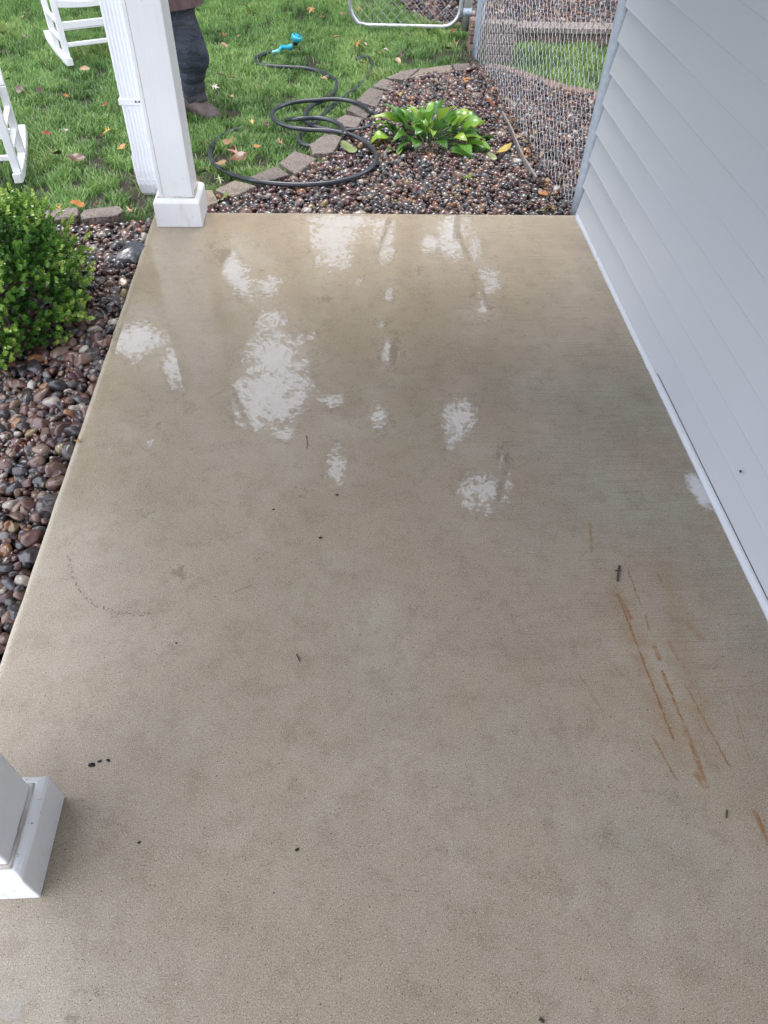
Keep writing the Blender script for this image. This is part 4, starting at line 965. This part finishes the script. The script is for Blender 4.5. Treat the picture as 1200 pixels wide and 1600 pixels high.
L = [
 (45,16,'dark',.028,'dark shrivelled leaf on grass left of the far rocking chair, near the top edge'),(34,26,'tan',.022,'small tan leaf in grass just below the dark leaf near the top left corner'),
 (115,17,'brown',.03,'brown leaf on grass seen between the legs and rungs of the far rocking chair'),(40,57,'dark',.026,'small dark purple leaf in grass left of the far rocker tail'),
 (120,82,'brown',.03,'brown leaf in grass right of the far rocking chair tip'),(137,82,'dark',.024,'dark leaf beside the far porch post at rocker height'),
 (132,107,'tan',.026,'pale tan leaf on grass just below the far rocker tip'),(12,123,'red',.024,'reddish leaf on grass at the left edge beside the near chair'),
 (43,145,'yellow',.035,'large yellow and orange leaf on grass right of the near rocking chair'),(30,138,'dark',.028,'dark wet leaf touching the large yellow leaf'),(62,139,'dark',.03,'dark curled leaf right of the large yellow leaf'),
 (103,149,'orange',.024,'small orange leaf in grass between chair and porch post'),(140,139,'tan',.028,'tan curled leaf beside the downspout'),
 (65,168,'pale',.028,'pale pinkish leaf lying on grass in the open left lawn'),(165,163,'red',.028,'red brown leaf close to the left of the downspout strap'),(184,172,'dark',.03,'dark leaf against the downspout strap'),
 (72,208,'red',.022,'small red brown leaf above the grass near the near rocker'),(168,204,'yellow',.03,'yellow tan leaf left of the lower downspout'),(160,211,'brown',.026,'brown leaf touching the yellow tan leaf by the downspout'),
 (103,203,'pale',.018,'thin pale grass leaf in the middle of the left lawn'),(190,230,'orange',.02,'small orange leaf left of the downspout elbow'),(118,246,'brown',.032,'broad brown leaf low on the left lawn'),
 (88,240,'dark',.03,'dark leaf clump on the lawn right of the near rocker tip'),(155,262,'dark',.034,'dark mulch leaf on the lawn below the brown leaf'),(205,290,'dark',.04,'dark leaf left of the downspout elbow near the dirt'),
 (93,322,'orange',.022,'orange leaf behind the left edging stone'),(119,319,'orange',.032,'orange brown leaf on grass above the gap of the two edging stones'),(150,320,'brown',.028,'brown leaf behind the right edging stone'),(203,328,'tan',.024,'tan leaf at the bed edge left of the post base'),
 (392,6,'green',.03,'grey green leaf on grass at the top centre left'),(388,18,'orange',.024,'orange leaf just under the grey green leaf near the top'),(450,7,'pale',.028,'pale leaf near the top edge above the hose nozzle'),
 (486,14,'orange',.036,'upright orange leaf near the top edge left of the gate'),(504,26,'orange',.022,'small orange leaf right of the upright orange leaf'),(349,54,'red',.034,'red brown leaf on grass right of the person'),
 (373,45,'pale',.02,'pale leaf in grass above the tan leaf right of the person'),(372,57,'tan',.022,'tan leaf between the person and the hose nozzle'),(351,70,'tan',.022,'small tan leaf right of the person at knee height'),
 (453,44,'orange',.02,'faint orange leaf just above the nozzle head'),(535,21,'tan',.03,'tan leaf beside the left gate upright'),(527,58,'tan',.03,'tan curled leaf right of the hose nozzle'),(558,68,'orange',.034,'orange brown leaf on grass below the gate corner'),
 (574,71,'pale',.022,'pale leaf right beside the orange brown leaf below the gate'),(590,82,'orange',.024,'orange leaf on grass above the hose end'),(568,98,'orange',.04,'bright orange curled leaf resting on the hose end'),
 (507,121,'tan',.036,'tan leaf standing over the hose bend'),(512,99,'brown',.026,'brown leaf above the hose bend'),(346,117,'dark',.036,'dark folded leaf right of the person shin'),(366,121,'red',.036,'glossy red brown leaf right of the person shin'),
 (335,135,'pale',.032,'pale wet leaf beside the trouser leg'),(363,150,'orange',.018,'tiny orange leaf on grass above the boot toe'),(417,194,'brown',.028,'brown leaf inside the hose loop above the bricks'),(394,190,'yellow',.022,'yellow leaf on grass left of the hose loop'),
 (357,220,'tan',.036,'tan leaf inside the left end of the big hose loop'),(366,236,'red',.042,'red brown leaf in the leaf pile inside the big hose loop'),(372,246,'brown',.042,'brown leaf in the leaf pile inside the big hose loop'),(348,254,'tan',.04,'long tan leaf touching the hose at the leaf pile'),
 (386,241,'brown',.034,'brown leaf at the right of the leaf pile inside the hose loop'),(402,228,'orange',.02,'small orange leaf right of the leaf pile'),(325,222,'brown',.03,'brown leaf left of the big hose loop'),(308,239,'tan',.028,'tan leaf beside the far post above the base'),
 (327,262,'tan',.034,'curled tan leaf outside the hose left of the bricks'),(343,280,'green',.03,'green leaf on the ground left of the first edging bricks'),(307,280,'brown',.034,'brown leaf just above the post base'),(312,268,'dark',.034,'dark leaf between post and hose'),
 (349,309,'green',.034,'dark green leaf leaning on the first edging brick'),(490,268,'brown',.036,'brown leaf on pebbles inside the hose loop'),(545,231,'green',.046,'pale green leaf on pebbles below the small hose loop'),(437,222,'tan',.03,'tan leaf on the lawn edge above the bricks'),
 (626,170,'brown',.030,'brown leaf behind the hosta at left'),(626,147,'yellow',.034,'olive yellow leaf on pebbles behind the hosta'),(645,187,'tan',.034,'tan leaf standing among the hosta leaves'),(718,213,'orange',.034,'orange leaf caught on the right hosta leaves'),
 (809,213,'tan',.036,'tan orange leaf against the fence foot behind the edging strip'),(813,222,'yellow',.03,'yellow leaf beside the tan orange leaf at the fence foot'),(820,244,'orange',.034,'orange brown leaf at the near end of the edging strip'),(794,192,'brown',.036,'brown leaf at the far end of the edging strip'),
 (785,236,'yellow',.045,'yellow green lobed leaf on pebbles right of the hosta'),(768,244,'green',.028,'small green leaf left of the yellow green lobed leaf'),(750,303,'green',.026,'dark green leaf on pebbles near the middle of the patio edge'),(848,301,'orange',.03,'orange leaf low against the fence near the house'),
 (862,325,'yellow',.032,'yellow green leaf at the foot of the fence post'),(846,328,'green',.026,'green leaf touching the patio edge near the fence'),(767,160,'red',.034,'red brown leaf on pebbles by the fence middle'),(762,152,'pale',.028,'cream leaf on pebbles by the fence middle'),
 (770,128,'brown',.034,'brown leaf near the far fence post foot'),(752,118,'dark',.036,'dark leaf near the far fence post foot'),(728,124,'orange',.030,'orange brown leaf on pebbles left of the far fence post'),(736,110,'brown',.034,'brown leaf against the last edging stone'),
 (729,88,'tan',.026,'tan leaf in thin grass left of the far fence post'),(711,66,'orange',.030,'orange leaf at the gate post foot'),(712,46,'red',.040,'red brown leaf under the gate corner'),(703,76,'brown',.032,'brown leaf in thin grass below the gate corner'),(690,86,'tan',.024,'tan leaf on grass above the last edging slabs'),
 (603,78,'pale',.024,'pale twisted leaf below the gate tube'),(637,54,'dark',.030,'dark red leaf hanging under the gate tube'),(627,85,'dark',.034,'dark brown leaf on grass below the middle of the gate'),(622,95,'tan',.024,'tan leaf right below the dark brown leaf under the gate'),
 (560,13,'orange',.028,'orange brown leaf behind the left part of the gate'),(585,11,'tan',.028,'tan leaf behind the gate mesh'),(617,9,'dark',.036,'dark red leaf behind the middle of the gate'),(642,20,'tan',.032,'tan leaf behind the gate above the tube'),
 (665,12,'brown',.034,'brown leaf on gravel behind the gate'),(822,8,'tan',.04,'tan leaf on the gravel terrace beyond the fence'),(848,285,'tan',.026,'tan leaf on pebbles near the fence bottom'),(121,688,'orange',.012,'tiny bright orange leaf scrap on dark pebbles beside the patio edge'),
]
for px, py, c, s, lab in L:
    fallen(px, py, c, s, lab, .006 if not (py > 260 and px > 340) else -.006)
# dark wet leaf litter crumbs
def litter(n, fx, parent, z=.0, sz=(.006, .018)):
    V, c_ = [], []
    for i in range(n):
        x, y = fx(); s_ = random.uniform(*sz); a = random.uniform(0, 6.28); p = Vector((x, y, GZ + z + random.uniform(0, .012)))
        u = Vector((math.cos(a), math.sin(a), random.uniform(-.5, .5))) * s_; v = Vector((-math.sin(a), math.cos(a), random.uniform(-.5, .5))) * s_ * random.uniform(.4, .9)
        V += [p - u, p + v + Vector((0, 0, s_ * .3)), p + u, p - v]
    me = npmesh('leaf_litter', np.array([tuple(v) for v in V]), (np.arange(n) * 4)[:, None] + np.arange(4)[None], 4); link('leaf_litter', me, M['litter'], parent, kind='stuff')
    a_ = me.attributes.new('rnd', 'FLOAT', 'POINT'); a_.data.foreach_set('value', np.repeat(rng.uniform(0, 1, n), 4).astype(np.float32))
def f_lawn():
    p = G(random.uniform(0, 720), random.uniform(0, 330), GZ); return p.x, p.y
def f_corner():
    p = G(random.gauss(722, 16), random.gauss(80, 28), GZ); return p.x, p.y
def f_fence():
    t = random.random(); return 1.12 - .18 * t + random.gauss(-.02, .035), 3.5 + 2.2 * t ** .7
litter(750, f_lawn, lawn, .034, (.008, .024)); litter(110, f_corner, lawn, .03, (.01, .03)); litter(110, f_fence, bed_b, .045, (.008, .024))
# ------------------------------------------------------------------ small things
pts = catmull([G(783, 183, GZ + .02), G(796, 213, GZ + .02), G(813, 255, GZ + .02), G(836, 288, GZ + .02)], 8)
bm = bmesh.new(); rows = []
for i, p in enumerate(pts):
    h = .035 + .02 * math.sin(i / len(pts) * 3.1); rows.append([bm.verts.new(p + Vector(v)) for v in ((-.002, 0, -.02), (.002, 0, -.02), (.006, 0, h), (-.004, 0, h))])
for a, b in zip(rows, rows[1:]):
    for k in range(4): bm.faces.new((a[k], a[(k + 1) % 4], b[(k + 1) % 4], b[k]))
bm.faces.new(rows[0]); bm.faces.new(rows[-1]); tag(obj('edging_strip', bm, M['strip']), 'bent pale grey edging strip sticking out of pebbles along the fence', 'edging')
c = G(207, 398, -.02); bm = bmesh.new(); bmesh.ops.create_icosphere(bm, subdivisions=3, radius=1)
for v in bm.verts:
    v.co = Vector((v.co.x * .05, v.co.y * .09, v.co.z * .035)); v.co += v.co * .35 * mnoise.noise(v.co * 25)
o = obj('rock', bm, M['rock'], smooth=False); o.location = c; o.rotation_euler.z = -.3; tag(o, 'dark angular grey rock among pebbles against the patio edge', 'rock')
def twig(pl, r, label, mat='twig', z=.003):
    P = [G(x, y, z) for x, y in pl]; c = P[0].copy(); bm = bmesh.new(); tube(bm, [p - c for p in catmull(P, 4)], r, 5)
    return bm, c, label, mat
for pl, r, lab, mt in [([(968,884),(966,896),(965,908)], .0028, 'small dark twig on the patio above the rust streaks', 'twig'), ([(463,1022),(466,1028),(468,1033)], .0014, 'tiny dark twig in the middle of the patio', 'twig'),
                   ([(358,926),(375,919),(392,914)], .0009, 'thin pale grass stalk lying on the patio', 'stalk'), ([(478,680),(480,690),(479,700)], .001, 'short dark hair thin twig below the big puddle', 'twig'),
                   ([(843,1592),(850,1597)], .003, 'dark bark crumb at the bottom edge of the patio', 'twig'),([(1136,1266),(1135,1278)], .0018, 'short brown splinter low right on the patio', 'twig')]:
    bm, c, lab, mt = twig(pl, r, lab, mt); o = obj('twig', bm, M[mt], smooth=True); o.location = c; tag(o, lab, 'twig')
    if 'above the rust' in lab:
        bm2 = bmesh.new(); tube(bm2, [G(961, 892, .004) - c, G(970, 891, .005) - c], .0018, 5); obj('side_shoot', bm2, M['twig'], o)
for px, py, r, lab in [(143,1195,.0055,'largest of three black crumbs near the near post'),(155,1189,.0035,'middle of three black crumbs near the near post'),(168,1188,.004,'right of three black crumbs near the near post'),
                  (527,773,.004,'dark crumb right under the narrow puddle'),(427,796,.003,'small dark crumb in the pale post reflection'),(501,840,.004,'brown crumb alone in the patio centre'),
                  (464,1328,.0035,'black crumb in the lower middle of the patio'),(275,1005,.003,'black crumb between twig and curved tyre mark'),(217,1317,.003,'black crumb right of the near post shade'),(1158,742,.006,'dark spot stuck on the siding above the base strip')]:
    bm = bmesh.new(); bmesh.ops.create_icosphere(bm, subdivisions=2, radius=r * .75)
    for v in bm.verts: v.co = v.co * (1 + 1.1 * mnoise.noise(v.co * 260 + Vector((px, 0, 0)))); v.co.z *= .4; v.co.x *= 1.5
    o = obj('dirt_crumb', bm, M['dirt'], smooth=True); o.location = G(px, py, .002) if 'siding' not in lab else Vector((XR - .004, 1.41, .18))
    if 'siding' in lab: o.scale = (.4, 1, 1.8)
    tag(o, lab, 'debris')

# ------------------------------------------------------------------ trees beyond the lawn (they stand past the top of the frame and show in the wet slab)
def tree(cx, cy, H, R, label, seed):
    t = empty('shade_tree', (cx, cy, GZ), label=label, cat='tree', group='shade trees beyond the lawn'); r = np.random.default_rng(seed)
    bm = bmesh.new(); tube(bm, [Vector((0, 0, 0)), Vector((.1, 0, H * .3)), Vector((-.05, .1, H * .6)), Vector((0, 0, H * .9))], [.28, .2, .12, .04], 10)
    for k in range(9):
        a = k * 2.4; z = H * (.25 + .06 * k); tube(bm, [Vector((0, 0, z)), Vector((math.cos(a) * R * .12, math.sin(a) * R * .12, z + H * .08)), Vector((math.cos(a) * R * .2, math.sin(a) * R * .2, z + H * .14))], [.09, .06, .02], 6)
    obj('trunk', bm, M['bark'], t, smooth=True)
    n = 15000; d = r.normal(size=(n, 3)); d /= np.linalg.norm(d, axis=1)[:, None]; rad = r.uniform(.35, 1, n) ** .6
    P = d * rad[:, None] * np.array([R, R, H * .46]) + np.array([0, 0, H * .52])
    keep = np.array([mnoise.noise(Vector(p) * .55 + Vector((seed, 0, 0))) for p in P]) > -.8; P = P[keep]
    Wd = P + np.array([cx, cy, GZ]); refl = Wd.copy(); refl[:, 2] *= -1; q = proj(refl); f = pfield(q[:, 0], q[:, 1], 1.0, 9)
    P = P[(f < 0)]; n = len(P)  # crown opened where it mirrors in puddles, so they reflect bright sky
    u = r.normal(size=(n, 3)); u /= np.linalg.norm(u, axis=1)[:, None]; v = np.cross(u, r.normal(size=(n, 3))); v /= np.linalg.norm(v, axis=1)[:, None]; s = r.uniform(.16, .30, n)[:, None]
    V = np.stack([P - u * s, P + v * s * .6, P + u * s, P - v * s * .6], 1).reshape(-1, 3); me = npmesh('crown', V, (np.arange(n) * 4)[:, None] + np.arange(4)[None], 4)
    a = me.attributes.new('rnd', 'FLOAT', 'POINT'); a.data.foreach_set('value', np.repeat(r.uniform(0, 1, n), 4).astype(np.float32)); link('crown', me, M['tree'], t)
for i, (x, y, H, R, lab) in enumerate([(-5.5, 11.5, 12, 3.0, 'large leafy shade tree beyond the lawn at left'), (-2.5, 12.5, 14, 3.8, 'tall shade tree straight behind the hose'), (3.7, 11.5, 13, 3.6, 'broad shade tree behind the gate'),
                      (7.6, 12.5, 12, 3.4, 'shade tree beyond the gravel terrace at right'), (1.35, 14.5, 15, 3.6, 'tallest shade tree behind the chain link gate'), (-9.5, 9, 9, 3.0, 'shade tree at the far left of the yard')]):
    tree(x, y, H, R, lab, i + 1)

# added leafy row out of view, blocks low sky from the slab reflections
hg = empty('sky_block_hedge', (0, 9.4, GZ), label='long dark leafy row added out of view to keep low sky out of the slab reflections', cat='sky_block_hedge')
r = np.random.default_rng(5); n = 16000
P = np.column_stack([r.uniform(-9, 9, n), r.uniform(-.5, .5, n), r.uniform(0, 2.3, n)])
u = r.normal(size=(n, 3)); u /= np.linalg.norm(u, axis=1)[:, None]; v = np.cross(u, r.normal(size=(n, 3))); v /= np.linalg.norm(v, axis=1)[:, None]; q_ = r.uniform(.06, .12, n)[:, None]
me = npmesh('foliage', np.stack([P - u * q_, P + v * q_ * .6, P + u * q_, P - v * q_ * .6], 1).reshape(-1, 3), (np.arange(n) * 4)[:, None] + np.arange(4)[None], 4)
a = me.attributes.new('rnd', 'FLOAT', 'POINT'); a.data.foreach_set('value', np.repeat(r.uniform(0, 1, n), 4).astype(np.float32)); link('foliage', me, M['tree'], hg)
bm = bmesh.new()
for k in range(18): tube(bm, [Vector((-8.5 + k, 0, 0)), Vector((-8.5 + k, .05, 1.8))], [.04, .01], 6)
obj('stems', bm, M['bark'], hg)
